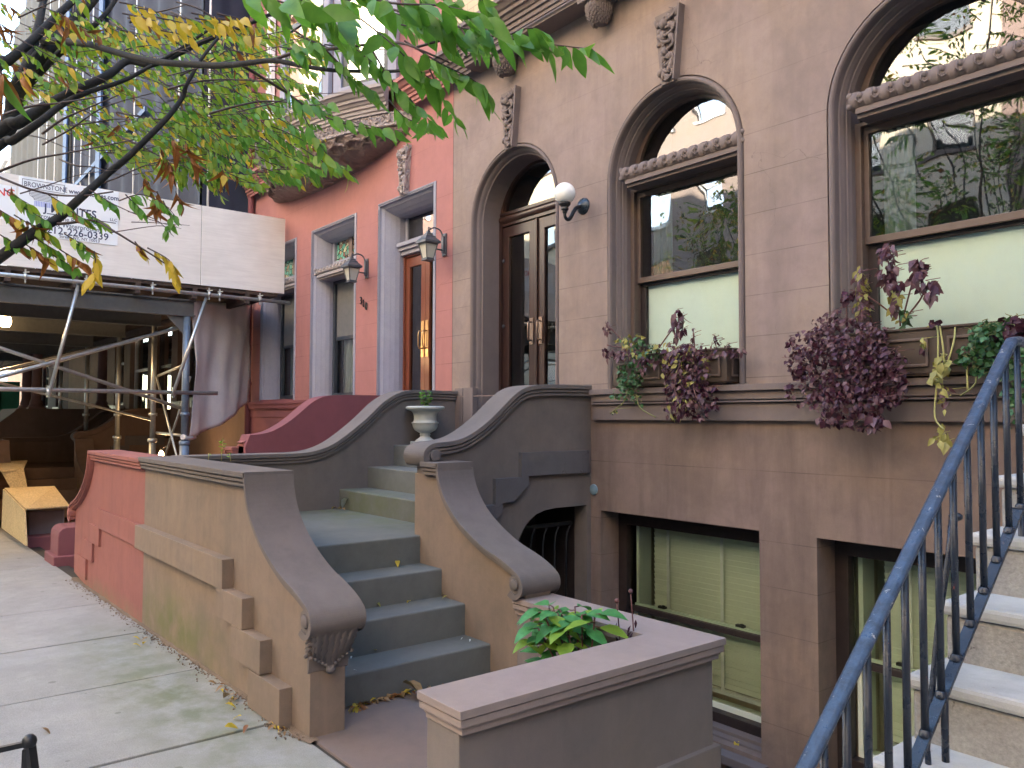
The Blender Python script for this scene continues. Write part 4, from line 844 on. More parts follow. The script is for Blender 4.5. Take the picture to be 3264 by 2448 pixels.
        mb = MB(); mb.prism([[(-wd-.05, 3.88), (-wd-.05, 6.52), (wd+.05, 6.52), (wd+.05, 3.88)], [(-wd+.03, 3.95), (-wd+.03, 6.45), (wd-.03, 6.45), (wd-.03, 3.95)]], lambda u, v, o: P(u, v, o), -.01, .02); v0 = [P(-wd, 4.95, .0), P(wd, 4.95, .0), P(wd, 5.02, .0), P(-wd, 5.02, .0)]; v1 = [q+nn*.03 for q in v0]; mb.add(v0+v1, [(4, 5, 6, 7), (0, 1, 5, 4), (3, 2, 6, 7)]); B(mb, 'sash', m_navy if x > -10 else m_white, W)
        mb = MB(); mb.add([P(-wd, 3.9, .012), P(wd, 3.9, .012), P(wd, 6.5, .012), P(-wd, 6.5, .012)], [(0, 1, 2, 3)]); B(mb, 'pane', m_glassarch, W)
        mb = MB(); mb.add([P(-wd-.1, 3.9, .006), P(wd+.1, 3.9, .006), P(wd+.1, 6.5, .006), P(-wd-.1, 6.5, .006)], [(0, 1, 2, 3)]); B(mb, 'blind', m_screen, W)
    mb = MB(); mb.box(-12.4, -6.9, 6.4, 6.5, -2.5, 6); B(mb, 'interior', m_room)
    mb = MB(); mb.tube([(-12.38, 4.68, -2), (-12.38, 4.68, 3.4), (-12.38, 4.66, 3.9), (-12.38, 4.66, 12)], .045, 12)
    for z in (-1, .5, 2., 3.6): mb.lathe((-12.38, 4.68, z), [(.045, 0), (.058, 0), (.058, .05), (.045, .05)], 12)
    B(mb, 'drain_pipe', m_reddark)
red_house()
def digits():
    r = hold('house_number', bpy.data.objects['red_house']); bpy.data.objects.remove(r)
    o = None
    root = empty('house_number', (-8.76, 4.74, 1.36), 'black metal house number 310 stepping down the red wall left of its door', 'house number')
    for i, ch in enumerate('310'):
        text('digit', ch, .135, lambda x, y, z, i=i: Vector((-8.86+.068*i+x*.8, 4.735-z, 1.395-.042*i+y)), m_iron, root, depth=.006)
digits()
# ---------------------------------------------------------------- wall lamps
def lantern(x, z, label):
    root = empty('wall_lantern', (x, YF, z), label, 'wall lamp', 'grey wall lanterns of the red house')
    y = YF-.215; lx = x+.0; zc = z-.06
    mb = MB(); mb.box(x-.035, x+.035, YF-.02, YF, z-.13, z+.11); mb.box(x-.022, x+.022, YF-.04, YF-.02, z-.10, z+.08); mb.build('back_plate', m_lantern, root, bev=.005)
    mb = MB(); mb.tube(spline([(x, YF-.03, z+.05), (x, YF-.06, z+.13), (x, YF-.13, z+.155), (x, YF-.19, z+.13), (x, y, z+.115)], 5), .008, 8)
    mb.tube([Vector((x, y+.012*cos(a)+.012, z+.135+.014*sin(a))) for a in [k*.6 for k in range(10)]], .006, 6); mb.tube([(x, YF-.03, z-.07), (x, YF-.10, z-.07), (x, y+.05, z-.04)], .008, 8); mb.build('scroll_arm', m_lantern, root)
    def fr(mb, prof, n=4):
        rows = [[Vector((lx+sqrt(2)*r*cos(pi/4+k*pi/2), y+sqrt(2)*r*sin(pi/4+k*pi/2), zc+h)) for k in range(4)] for r, h in prof]; mb.grid(rows, 0, False, closed=True)
    mb = MB(); fr(mb, [(.0, .175), (.018, .17), (.018, .15), (.035, .14), (.035, .125), (.055, .11), (.055, .10), (.088, .065), (.095, .06), (.095, .035), (.08, .03), (.0, .03)]); mb.build('lamp_roof', m_lantern, root)
    mb = MB(); fr(mb, [(.066, .03), (.038, -.12)]); mb.build('lamp_pane', m_frost, root)
    mb = MB()
    for k in range(4):
        a = pi/4+k*pi/2; p = [Vector((lx+sqrt(2)*r*cos(a), y+sqrt(2)*r*sin(a), zc+h)) for r, h in ((.071, .03), (.042, -.12))]; mb.obox(p[0], p[1], .010, .010)
    mb.box(lx-.075, lx+.075, y-.075, y+.075, zc+.022, zc+.032); mb.box(lx-.046, lx+.046, y-.046, y+.046, zc-.135, zc-.118); mb.box(lx-.052, lx+.052, y-.052, y+.052, zc-.145, zc-.135); mb.build('lamp_frame', m_lantern, root)
lantern(-7.01, 1.84, 'grey wall lantern to the right of the orange-red door, close to the brown house')
lantern(-8.70, 1.83, 'grey wall lantern above the house number, left of the orange-red door')
def globe():
    x = -4.906; z = 1.812; gy = 4.53; gzz = 1.885
    root = empty('globe_lamp', (x, YF, z), 'white glass globe lamp on a curved dark bracket between the arched door and window', 'wall lamp')
    mb = MB(); mb.blob((x, gy, gzz), (.091, .091, .091), 0, 32); mb.build('lamp_globe', m_globe, root)
    mb = MB(); mb.lathe((x, gy, gzz), [(0, -.079), (.05, -.079), (.052, -.09), (.047, -.10), (.03, -.115), (.028, -.125), (.034, -.132), (.03, -.142), (.018, -.148), (.024, -.157), (.018, -.165), (.012, -.175), (0, -.18)], 24); mb.build('globe_holder', m_iron, root)
    mb = MB(); mb.tube(spline([(x, gy, gzz-.165), (x, gy+.005, gzz-.20), (x, gy+.035, gzz-.218), (x, gy+.07, gzz-.19), (x, gy+.10, gzz-.14), (x, gy+.135, gzz-.10), (x, gy+.18, gzz-.085), (x, YF-.02, gzz-.08)], 5), [.014]*12+[.017]*24, 12); mb.build('bracket_arm', m_iron, root)
    mb = MB(); mb.lathe((x, YF, z), [(0, .045), (.03, .045), (.035, .03), (.05, .028), (.055, .018), (.068, .015), (.072, 0)], 28, 0, Vector((0, -1, 0))); mb.build('wall_plate', paint('blue_black_iron', (.03, .045, .06), .3, .3), root)
globe()
# ---------------------------------------------------------------- urn
def urn():
    c = (-6.60, 4.25, -.266)
    root = empty('stone_urn', c, 'white stone urn on a square foot at the top of the brown steps', 'urn')
    k = 1.02
    mb = MB(); mb.box(c[0]-.105, c[0]+.105, c[1]-.105, c[1]+.105, c[2], c[2]+.035); mb.build('foot', m_urn, root, bev=.005)
    P = [(.09, .036), (.092, .045), (.07, .06), (.05, .075), (.045, .09), (.052, .097), (.052, .105), (.045, .112), (.07, .125), (.102, .145), (.118, .175), (.122, .205), (.128, .208), (.13, .216), (.124, .222), (.112, .226), (.108, .245), (.109, .28), (.118, .31), (.133, .328), (.16, .338), (.178, .345), (.186, .355), (.184, .368), (.17, .376), (.15, .376), (.14, .36), (.13, .33), (0, .33)]
    mb = MB(); mb.lathe(c, [(r*k, z) for r, z in P], 40); mb.build('bowl', m_urn, root)
    mb = MB(); mb.lathe((c[0], c[1], c[2]+.345), [(.138, 0), (.1, .008), (0, .012)], 20); mb.build('soil', m_soil, root)
    pr = empty('urn_plant', (c[0], c[1], c[2]+.35), 'small sprig of round green leaves growing in the white urn', 'plant'); mb = MB(); ms = MB(); rnd = random.Random(4)
    for i in range(7):
        a = rnd.uniform(0, 6.28); tip = Vector((c[0]+.05*cos(a), c[1]+.05*sin(a), c[2]+.35+rnd.uniform(.10, .19))); b = Vector((c[0], c[1], c[2]+.345))
        ms.tube([b, (b+tip)/2+Vector((.01, 0, 0)), tip], .0025, 5)
        for j in range(9):
            p = b.lerp(tip, .3+.7*j/8); d = Vector((rnd.gauss(0, 1), rnd.gauss(0, 1), rnd.uniform(-.4, .6))); leaf(mb, p, d, Vector((rnd.gauss(0, .5), rnd.gauss(0, .5)-.5, 1)), rnd.uniform(.03, .048), rnd.uniform(.025, .034), rnd.choice((0, 0, 1)), .2, .15)
    mb.nomerge = mb.norecalc = True; mb.build('leaves', [l_green, l_ivy], pr); ms.build('stems', m_stem, pr)
urn()
# ================================================================ helpers: where a sight line meets a plane of the scene
def sight(x, y): return R_*((x-1632)/F)+D_*((y-1224)/F)+fw
def aty(x, y, Y): v = sight(x, y); return v*(Y/v.y)
def atx(x, y, X): v = sight(x, y); return v*(X/v.x)
def atz(x, y, Z): v = sight(x, y); return v*(Z/v.z)
# ================================================================ houses further down the row
def plain_house(name, x0, x1, top, mat, label, wins, y=YF, frame=None, zb=-2.6, pane=None):
    root = empty(name, ((x0+x1)/2, y+1, -1.7), label, 'house'); sg = 1 if y > 0 else -1
    loops = [[(x0, zb), (x0, top), (x1, top), (x1, zb)]]+[[(a, c), (a, d), (b, d), (b, c)] for a, b, c, d in wins]
    mb = MB(); mb.poly(loops, lambda u, v: Vector((u, y, v))); yb = y+sg*7
    mb.add([(x0, y, zb), (x0, yb, zb), (x0, yb, top), (x0, y, top), (x1, y, zb), (x1, yb, zb), (x1, yb, top), (x1, y, top)], [(0, 1, 2, 3), (4, 7, 6, 5), (3, 2, 6, 7), (1, 5, 6, 2)])
    for a, b, c, d in wins: mb.grid([[Vector((u, yy, v)) for u, v in ((a, c), (a, d), (b, d), (b, c), (a, c))] for yy in (y, y+sg*.22)], 0, False)
    mb.build('wall', mat, root)
    mb = MB(); cz = top-.5; mb.box(x0, x1, y-sg*.02, y-sg*.35, cz, cz+.18); mb.box(x0, x1, y-sg*.02, y-sg*.22, cz-.25, cz); mb.build('cornice', mat, root)
    proto = {}
    for a, b, c, d in wins:
        key = (round(b-a, 3), round(d-c, 3))
        if key not in proto:
            mb = MB(); mb.prism([[(a, c), (a, d), (b, d), (b, c)], [(a+.07, c+.07), (a+.07, d-.07), (b-.07, d-.07), (b-.07, c+.07)]], lambda u, v, t: Vector((u, t, v)), y+sg*.10, y+sg*.16); mb.box(a+.05, b-.05, y+sg*.11, y+sg*.15, (c+d)/2-.03, (c+d)/2+.03)
            mb.box(a-.08, b+.08, y-sg*.08, y+sg*.05, c-.12, c)
            f = mb.build('window', frame or m_white, root); mb = MB(); mb.add([(a, y+sg*.14, c), (b, y+sg*.14, c), (b, y+sg*.14, d), (a, y+sg*.14, d)], [(0, 1, 2, 3)]); mb.build('pane', pane or m_glass, f)
            mb = MB(); mb.box(a-.05, b+.05, y+sg*.5, y+sg*.52, c-.1, d+.1); mb.build('dark_room', m_room, f); proto[key] = (f, a, c)
        else:
            f, a0, c0 = proto[key]; g = copy_tree(f, root); g.location = f.location+Vector((a-a0, 0, c-c0))
    return root
hw = [(-14.0, -12.9, .3, 2.4), (-16.3, -15.2, .3, 2.4)]
h3 = plain_house('scaffolded_house', -18.0, -12.46, 14.5, m_dark3, 'dark brown house behind the scaffold shed and slate netting, beyond the red house drain pipe', hw+[(-17.9, -16.7, -.3, 2.4)], frame=m_framedk)
h4 = plain_house('tan_brown_house', -27.0, -18.01, 14.0, m_warm3, 'tan brown house with narrow white window frames seen beneath the shed', [(-19.9, -18.4, -.3, 2.4), (-21.35, -20.45, .27, 2.3), (-23.1, -22.3, .27, 2.3)], frame=m_white, pane=m_glass)
h5 = plain_house('plum_house', -36.0, -27.01, 13.0, m_purple3, 'plum brown house with a columned porch far under the shed', [(-29, -28, .3, 2.3), (-31.5, -30.4, .3, 2.3)])
plain_house('peach_house', -40.2, -36.01, 12.6, stone('peach_stucco', (.62, .40, .27)), 'peach coloured house at the far left edge above the white shed panels', [(-38.8, -37.8, 3.2, 5.2), (-38.8, -37.8, 6.2, 8.2)])
plain_house('white_house', -58, -40.21, 11.5, stone('white_siding', (.72, .74, .74)), 'white sided house at the extreme far left above the shed panels', [(-44, -43, 3.2, 5.2), (-48, -47, 3.2, 5.2)])
def portico():
    root = empty('column_porch', (-21, 3, -1.7), 'plum stone porch columns standing on a dark wall beneath the shed', 'porch')
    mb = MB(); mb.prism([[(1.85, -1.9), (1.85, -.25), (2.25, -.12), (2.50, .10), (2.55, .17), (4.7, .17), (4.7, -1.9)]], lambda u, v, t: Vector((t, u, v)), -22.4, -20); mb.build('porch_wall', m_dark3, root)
    for x, y in ((-20.5, 2.98), (-20.5, 4.3), (-21.9, 2.98)):
        mb = MB(); mb.lathe((x, y, .17), [(.16, 0), (.17, .03), (.16, .07), (.125, .10), (.135, .13), (.125, .16), (.105, .20), (.10, 1.0), (.09, 2.1), (.12, 2.2), (.12, 2.3)], 20); mb.box(x-.17, x+.17, y-.17, y+.17, .171, .20); mb.build('column', m_purple3, root)
    mb = MB(); mb.box(-22.4, -20.2, 2.7, 4.7, 2.47, 2.8); mb.build('porch_roof', m_purple3, root)
portico()
def hoarding():
    mb = MB(); mb.box(-33, -27, 3.0, 3.06, -2.1, 1.0); mb.box(-27.06, -27, 3.0, 3.5, -2.1, 1.0)
    for k in range(4): mb.box(-27-1.5*k-.1, -27-1.5*k, 2.94, 3.0, -2.1, 1.05)
    tag(mb.build('green_hoarding', paint('green_hoarding_paint', (.02, .2, .12), .6)), 'dark green plywood hoarding at the left edge under the shed', 'hoarding')
hoarding()
# ================================================================ sidewalk shed
XP = -11.05
def shed():
    root = empty('sidewalk_shed', (-12, 2, -1.75), 'steel pipe sidewalk shed with white plywood parapet and dark timber roof', 'scaffold')
    B = lambda mb, nm, mat, p=root, bev=0, **k: mb.build(nm, mat, p, bev=bev, **k)
    for y0, y1 in ((-2.05, -.86), (-.85, 1.05), (1.055, 3.50), (3.505, 4.69)):
        mb = MB(); mb.box(XP-.02, XP, y0+.003, y1-.003, 1.785, 2.875); B(mb, 'parapet_panel', m_ply)
    mb = MB()
    for y in (-2, -.8, .4, 1.6, 2.8, 4.0, 4.6): mb.box(XP-.11, XP-.022, y-.02, y+.02, 1.78, 2.86)
    B(mb, 'parapet_stud', m_beam)
    mb = MB(); mb.box(-35, XP-.03, -2.0, 4.6, 1.735, 1.78); B(mb, 'deck', m_beam)
    mb = MB(); mb.box(-35, XP-.02, -2.04, -2.0, 1.78, 2.85); B(mb, 'street_parapet', m_ply)
    for k in range(9):
        y = -1.6+.72*k; mb = MB(); mb.box(-30, XP-.03, y-.03, y+.03, 1.60, 1.735); B(mb, 'joist', m_beam)
    mi = paint('shed_steel_beam', (.11, .12, .125), .6, .1)
    for x in (-11.28, -12.83, -15.0, -17.5, -20.2, -23.2):
        mb = MB(); mb.box(x-.05, x+.05, -1.9, 3.50, 1.58, 1.60); mb.box(x-.05, x+.05, -1.9, 3.50, 1.37, 1.39); mb.box(x-.008, x+.008, -1.9, 3.49, 1.39, 1.58); B(mb, 'steel_beam', mi)
        for y in (3.4, -1.6):
            mb = MB(); mb.tube([(x, y, gz(x)-.3), (x, y, -.35)], .062 if x > -12 else .05, 14); mb.tube([(x, y, -.36), (x, y, 1.37)], .048 if x > -12 else .04, 14); mb.lathe((x, y, -.36), [(.05, -.03), (.07, -.02), (.07, .03), (.05, .04)], 14); mb.lathe((x, y, .03), [(.045, -.02), (.062, -.02), (.062, .03), (.045, .03)], 14); B(mb, 'post', m_galvb if x > -12 else m_galv)
    mb = MB(); mb.prism([[(3.36, 1.37), (3.36, 1.12), (3.13, 1.37)]], lambda u, v, t: Vector((t, u, v)), -11.29, -11.27); B(mb, 'gusset', mi)
    def pipe(a, b, r=.024, mat=m_galv): mb = MB(); mb.tube([a, b], r, 12); return B(mb, 'pipe', mat)
    pipe((-10.93, -2.2, 1.66), (-10.93, 4.72, 1.64), .026)
    pipe((-11.0, -2.2, .315), (-11.0, 3.74, .322), .026)
    pipe((-10.96, 2.013, 1.64), (-10.96, 1.72, .25), .022); pipe((-10.96, 3.56, 1.63), (-10.96, 3.14, .28), .022); pipe((-10.96, .95, 1.64), (-10.96, .7, .25), .02, m_twig)
    pipe((-11.32, -1.5, -.52), (-11.32, 3.42, 1.255), .026); pipe((-11.36, -1.5, 1.74), (-11.36, 3.4, .11), .024)
    pipe((-12.86, -1.5, 1.2), (-12.86, 3.4, -.05), .018); pipe((-12.9, -1.5, -.3), (-12.9, 3.4, 1.25), .018)
    pipe((-12.8, 3.45, .62), (-11.33, 3.45, .74), .018); pipe((-12.8, 3.45, -.24), (-11.33, 3.45, -.26), .02)
    pipe((-12.75, 3.42, .60), (-11.35, 3.42, -.9), .017); pipe((-12.75, 3.48, -.9), (-11.35, 3.48, .55), .015)
    for y in (1.44, 2.09, 2.86, 3.58, 3.72, 4.28, .4, -.6):
        mb = MB(); mb.lathe((-10.93, y-.018, 1.652), [(.026, 0), (.036, .002), (.036, .034), (.026, .036)], 12, 0, Vector((0, 1, 0))); mb.obox((-10.93, y, 1.59), (-10.93, y, 1.74), .016, .016); mb.blob((-10.93, y, 1.585), (.018, .012, .014)); mb.obox((-10.95, y-.02, 1.70), (-10.90, y+.035, 1.705), .012, .012); B(mb, 'clamp', m_galv)
    for y, z in ((1.72, .30), (3.16, .32)):
        mb = MB(); mb.lathe((-10.98, y-.025, z), [(.026, 0), (.038, .002), (.038, .05), (.026, .052)], 12, 0, Vector((0, 1, 0))); mb.obox((-10.98, y, z-.07), (-10.98, y, z+.07), .03, .02); B(mb, 'clamp', m_galv)
shed()
def sign():
    root = empty('contractor_sign', (XP, 1.9, 2.2), 'white and navy contractor sign with a column capital drawing, fixed to the shed panel', 'sign'); y0 = 1.36; zt = 2.868
    mb = MB(); mb.box(XP+.001, XP+.008, y0, 2.456, 2.175, zt); mb.build('sign_board', m_signw, root)
    X = XP+.0095; T = lambda s, size, u, v, sx=1., mat=m_ink, bold=0., al='LEFT': text('lettering', s, size, lambda x, y, z: Vector((X+z, y0+u+x, zt+v+y)), mat, root, sx=sx, bold=bold, align=al)
    T('BROWNSTONE', .085, .052, -.112, .78); T('www.jmontes.com', .085, .53, -.115, .88, bold=.001)
    T('J MONTES', .140, .27, -.385, .92, bold=.002); T('LLC', .05, 1.0, -.385, 1.)
    T('Brownstone Restorations', .082, .20, -.475, .84); T('& Waterproofing', .082, .40, -.55, .9); T('212-226-0339', .125, .30, -.640, .98, bold=.001); T('Street, NY, NY 10013', .050, .44, -.680, 1.)
    mb = MB(); x = X+.0012
    def bar(u0, u1, v0, v1): mb.box(X-.0005, x, y0+u0, y0+u1, zt+v0, zt+v1)
    bar(.035, .485, -.032, -.027); bar(.035, .485, -.135, -.130); bar(.035, .040, -.135, -.027); bar(.480, .485, -.135, -.027); bar(.30, 1.07, -.412, -.402)
    for k, w in enumerate((.17, .155, .15, .13, .125, .105, .10)): bar(.26-w, .26+w, -.160-.017*k, -.156-.017*k)
    for s in (-1, 1):
        pts = [Vector((X, y0+.26+s*(.17-.07*t-.015*sin(t*9)), zt-.155-.105*t)) for t in (0, .2, .4, .6, .8, 1)]
        mb.tube(pts, .0022, 4)
    mb.build('capital_drawing', m_ink, root)
    mb = MB()
    for k in range(11): bar2 = mb.box(X-.0005, X+.001, y0+.168+.017*k, y0+.178+.017*k, zt-.335, zt-.272)
    mb.build('capital_flutes', m_inkb, root)
    r2 = empty('no_smoking_sign', (XP, .8, 2.4), 'white board with red lettering at the left edge beside the contractor sign', 'sign'); mb = MB(); mb.box(XP+.001, XP+.006, .28, 1.335, 2.32, 2.73); mb.build('sign_board', m_signw, r2)
    text('lettering', 'NO SMOKING', .13, lambda x, y, z: Vector((XP+.008+z, 1.33+x, 2.60+y)), m_inkr, r2, align='RIGHT', bold=.001)
sign()
def tarp():
    TL = Vector((-11.32, 3.45, 1.60)); TR = Vector((-12.30, 4.69, 1.76)); n, m = 26, 30; rows = []
    bot = [(0, -.30), (.1, -.26), (.22, -.21), (.4, -.13), (.6, .0), (.8, .12), (1, .24)]
    for j in range(m+1):
        v = j/m; r = []
        for i in range(n+1):
            u = i/n; k = 0
            while k < len(bot)-2 and bot[k+1][0] < u: k += 1
            zb = bot[k][1]+(bot[k+1][1]-bot[k][1])*(u-bot[k][0])/(bot[k+1][0]-bot[k][0]); zt = TL.z+(TR.z-TL.z)*u
            p = TL.lerp(TR, u); z = zt+(zb-zt)*v; w = .03*sin(u*9+v*3)*(.3+v)+.05*v*sin(u*3.1)+.015*sin(u*23+v*5)+.04*noise.noise((u*4, v*3, .3)); 
            if u < .12: w += .03*v; p = TL.lerp(TR, u+.05*sin(v*pi)*(1-u/.12)*.8)
            r.append(Vector((p.x+.78*w, p.y+.62*w-.0, z)))
        rows.append(r)
    mb = MB(); mb.grid(rows); o = mb.build('tarpaulin', m_tarp, None, ); s = o.modifiers.new('thickness', 'SOLIDIFY'); s.thickness = .003
    tag(o, 'grey cloth tarpaulin hanging between the steel post and drain pipe, tied at lower left', 'tarpaulin')
    mb = MB(); mb.tube([(-11.22, 3.36, -.27), (-11.30, 3.45, -.30), (-11.42, 3.58, -.28)], [.04, .035, .03], 8); mb.build('tie', m_tarp, o)
    mb = MB(); mb.tube(spline([(-12.27, 4.62, 1.2), (-12.2, 4.5, .5), (-12.0, 4.25, .1), (-11.7, 3.85, -.12), (-11.4, 3.5, -.26)], 5), .006, 5); mb.build('rope', m_netd, o)
tarp()
def netting():
    root = empty('scaffold_netting', (-20, 4, 3), 'slate and grey netting wrapped round the upper storeys of the scaffolded house', 'netting')
    def sheet(x0, x1, mat, ph):
        rows = []
        for j in range(12):
            z = 2.2+12*j/11; rows.append([Vector((x0+(x1-x0)*i/60, 3.95+.05*sin(i*.9+ph)+.03*noise.noise((i*.3, j*.4, ph)), z)) for i in range(61)])
        mb = MB(); mb.grid(rows); mb.build('net', mat, root)
    sheet(-22.9, -12.5, m_netd, 0); sheet(-34.5, -22.9, m_netg, 2)
    mb = MB(); rows = [[Vector((-12.5+.03*sin(i*1.7+j), 3.95+.77*i/8, 2.2+12*j/11)) for i in range(9)] for j in range(12)]; mb.grid(rows); mb.build('net', m_netd, root)
    for px in (125, 150, 178, 205, 240, 262, 290, 430, 572, 668): 
        p = aty(px, 500, 3.90); mb = MB(); mb.tube([(p.x, 3.89, 2.2), (p.x+.02, 3.87, 6), (p.x-.02, 3.89, 14)], .016, 5); mb.build('rope', m_white, root)
    for px, wd in ((215, .22), (322, .2)): p = aty(px, 400, 3.9); mb = MB(); mb.box(p.x-wd, p.x+wd, 3.84, 3.88, 2.2, 14); mb.build('frame_bar', m_netb, root)
    for z in (5.6,): mb = MB(); mb.box(-22.5, -15.5, 3.85, 3.88, z, z+.10); mb.build('frame_bar', m_netb, root)
netting()
def boxes():
    root = empty('chipboard_cover', (-12.4, 1.8, -1.72), 'yellow chipboard cover boxed over a stone newel beside the pavement', 'board box')
    A = Vector((-12.05, 1.70, -1.67)); Bp = Vector((-14.45, 1.70, -1.70)); C = Vector((-14.38, 1.70, -1.105)); Dp = Vector((-12.30, 1.70, -1.235)); E = Vector((-12.54, 2.26, -1.235)); G = aty(173.6, 1549, 2.26)
    def slab(pts, t):
        pts = [Vector(p) for p in pts]; n = (pts[1]-pts[0]).cross(pts[2]-pts[0]).normalized()*t; mb = MB(); v = pts+[p+n for p in pts]; mb.add(v, [(0, 1, 2, 3), (7, 6, 5, 4), (0, 4, 5, 1), (1, 5, 6, 2), (2, 6, 7, 3), (3, 7, 4, 0)]); return mb
    slab([A, Dp, C, Bp], .018).build('side_board', m_osb, root); slab([Dp+Vector((.02, 0, .02)), C+Vector((0, 0, .02)), G, E], .018).build('top_board', m_osb, root)
    r2 = empty('covered_newel', (-13, 2, -1.7), 'grey stone newel half hidden beneath the chipboard cover', 'stone block'); mb = MB(); mb.box(-13.9, -12.75, 1.80, 2.24, -1.8, -1.30); mb.build('block', stone('lilac_grey_stone', (.25, .23, .25)), r2, bev=.02); mb = MB(); mb.box(-14, -12.45, 1.76, 2.32, -1.85, -1.62); mb.build('base', m_reddark, r2, bev=.01)
    mb = slab([Vector((-14.6, 1.66, -1.72)), Vector((-14.8, 1.68, -.86)), Vector((-16.6, 1.7, -.80)), Vector((-16.6, 1.7, -1.8))], .02); o = mb.build('chipboard_box', m_osb, None); s = slab([Vector((-14.78, 1.70, -.85)), Vector((-16.6, 1.7, -.8)), Vector((-16.6, 2.3, -.78)), Vector((-14.8, 2.0, -.82))], .02); s.build('top_board', m_osb, o); s = slab([Vector((-14.82, 1.70, -.86)), Vector((-14.8, 2.0, -.82)), Vector((-14.75, 2.06, -1.15)), Vector((-14.7, 2.06, -1.6)), ], .02); s.build('end_board', m_osb, o)
    tag(o, 'darker chipboard box at the left edge behind the yellow chipboard cover', 'board box')
boxes()
def bulb(px, py, dist, label, r):
    p = sight(px, py)*dist; root = empty('work_light', p, label, 'lamp'); mb = MB(); mb.lathe(p, [(0, -.06*r), (.03*r, -.055*r), (.042*r, -.03*r), (.042*r, .0), (.03*r, .035*r), (.02*r, .05*r)], 16); mb.build('bulb', emit('lit_bulb', (1, .62, .25), 6.), root)
    mb = MB(); mb.lathe(p, [(.022*r, .05*r), (.026*r, .055*r), (.026*r, .085*r), (0, .09*r)], 12); mb.tube([p+Vector((0, 0, .08*r)), p+Vector((-.02, .15, .16)), p+Vector((0, .5, .35))], .006, 6); mb.build('socket', m_iron, root)
    l = bpy.data.lights.new('work_light_glow', 'POINT'); l.energy = 14 if r > 1 else 2.5; l.color = (1, .6, .28); l.shadow_soft_size = .05; o = bpy.data.objects.new('work_light_glow', l); COL.objects.link(o); o.location = p-fw*.12; o.parent = None
bulb(16, 1018, 11.6, 'glowing bare bulb hung under the shed roof at the left edge', 1.9)
bulb(514, 1446, 13.2, 'small glowing work light low behind the red coping beside the steel post', .9)
# ================================================================ pale stoop and railing on the right
def right_stoop():
    root = empty('pale_stoop', (-.4, 2.8, -1.6), 'pale stone stoop with white treads at the right edge of the photo', 'stoop')
    nos = [(1.82, -1.39), (2.07, -1.19), (2.319, -.993), (2.567, -.795), (2.812, -.604), (3.054, -.40), (3.30, -.21), (3.54, -.02), (3.79, .165)]
    for k, (y, z) in enumerate(nos):
        y1 = nos[k+1][0]+.06 if k < len(nos)-1 else 4.73
        mb = MB(); mb.box(-1.205, .6, y-.012, y1, z-.045, z, 0); mb.box(-1.19, .6, y+.004, y1+.02, z-.26, z-.046, 1); mb.build('step', [m_paleconc, m_rough], root, bev=.014)
    mb = MB(); mb.box(-1.17, .6, 2.0, 4.7, -2.5, -1.42, 0); mb.prism([[(2.1, -2.5), (2.1, -1.45), (2.6, -1.05), (3.1, -.65), (3.6, -.25), (3.9, -.1), (4.7, -.1), (4.7, -2.5)]], lambda u, v, t: Vector((t, u, v)), -1.16, .5, 0); mb.build('stoop_base', m_rough, root)
right_stoop()
def railing():
    k = 1.05; X = -1.05
    root = empty('stoop_railing', (X, 2.4, -1.2), 'blue-black iron stair railing with a worn blue handrail rising at the right', 'railing')
    hr = [(1.30, -1.20), (1.775, -.798), (2.454, -.214), (2.705, -.015), (3.02, .222)]
    P = lambda y, z, dx=0: Vector((X+dx, y, z))
    hz = lambda y: -.015+(y-2.705)*.826
    mb = MB(); pts = [P(1.25, hz(1.25)), P(1.8, hz(1.8)), P(2.4, hz(2.4)), P(2.9, hz(2.9)), P(3.0, hz(3.0)), P(3.045, .262), P(3.09, .268), P(3.3, .262), P(4.6, .262)]
    prof = [(-.021, 0), (-.021, .009), (-.012, .017), (.012, .017), (.021, .009), (.021, 0), (.015, -.004), (.015, -.012), (-.015, -.012), (-.015, -.004)]; rows = []
    for i, p in enumerate(pts):
        t = (pts[min(i+1, len(pts)-1)]-pts[max(i-1, 0)]).normalized(); nn = Vector((0, -t.z, t.y)); rows.append([p+Vector((a, 0, 0))+nn*b for a, b in prof])
    mb.grid(rows, 0, False, closed=True); mb.build('handrail', m_railtop, root, bev=.003)
    lz = lambda y: -.931+(y-2.292)*.803
    mb = MB(); mb.obox(P(1.15, lz(1.15)), P(3.07, lz(3.07)), .034, .012); mb.obox(P(3.06, lz(3.07)), P(4.6, lz(3.07)), .034, .012); mb.build('bottom_rail', m_rail, root, bev=.002)
    y = 1.60; i = 0
    while y < 4.5:
        zb = lz(min(y, 3.07)); zt = hz(y) if y < 3.02 else .262
        mb = MB(); mb.tube([P(y, zb), P(y, zt-.012)], .0105, 10); mb.lathe(P(y, zb), [(.018, 0), (.016, .012), (.011, .018)], 10); mb.build('baluster', m_rail, root); y += .1063; i += 1
    for y, z in ((2.20, -1.19), (2.47, -.993), (3.09, -.60)): mb = MB(); mb.tube([P(y, lz(min(y, 3.07))), P(y, z)], .0105, 10); mb.build('rail_foot', m_rail, root)
    mb = MB(); mb.tube([P(2.62, -.30, -.03), P(2.60, -.42, -.035), P(2.52, -.62, -.035), P(2.42, -.95, -.03), P(2.41, -1.02, -.02), P(2.44, -1.08, 0)], .009, 8); mb.blob(P(2.62, -.30, -.02), (.022, .016, .014)); mb.build('brace', m_rail, root)
railing()
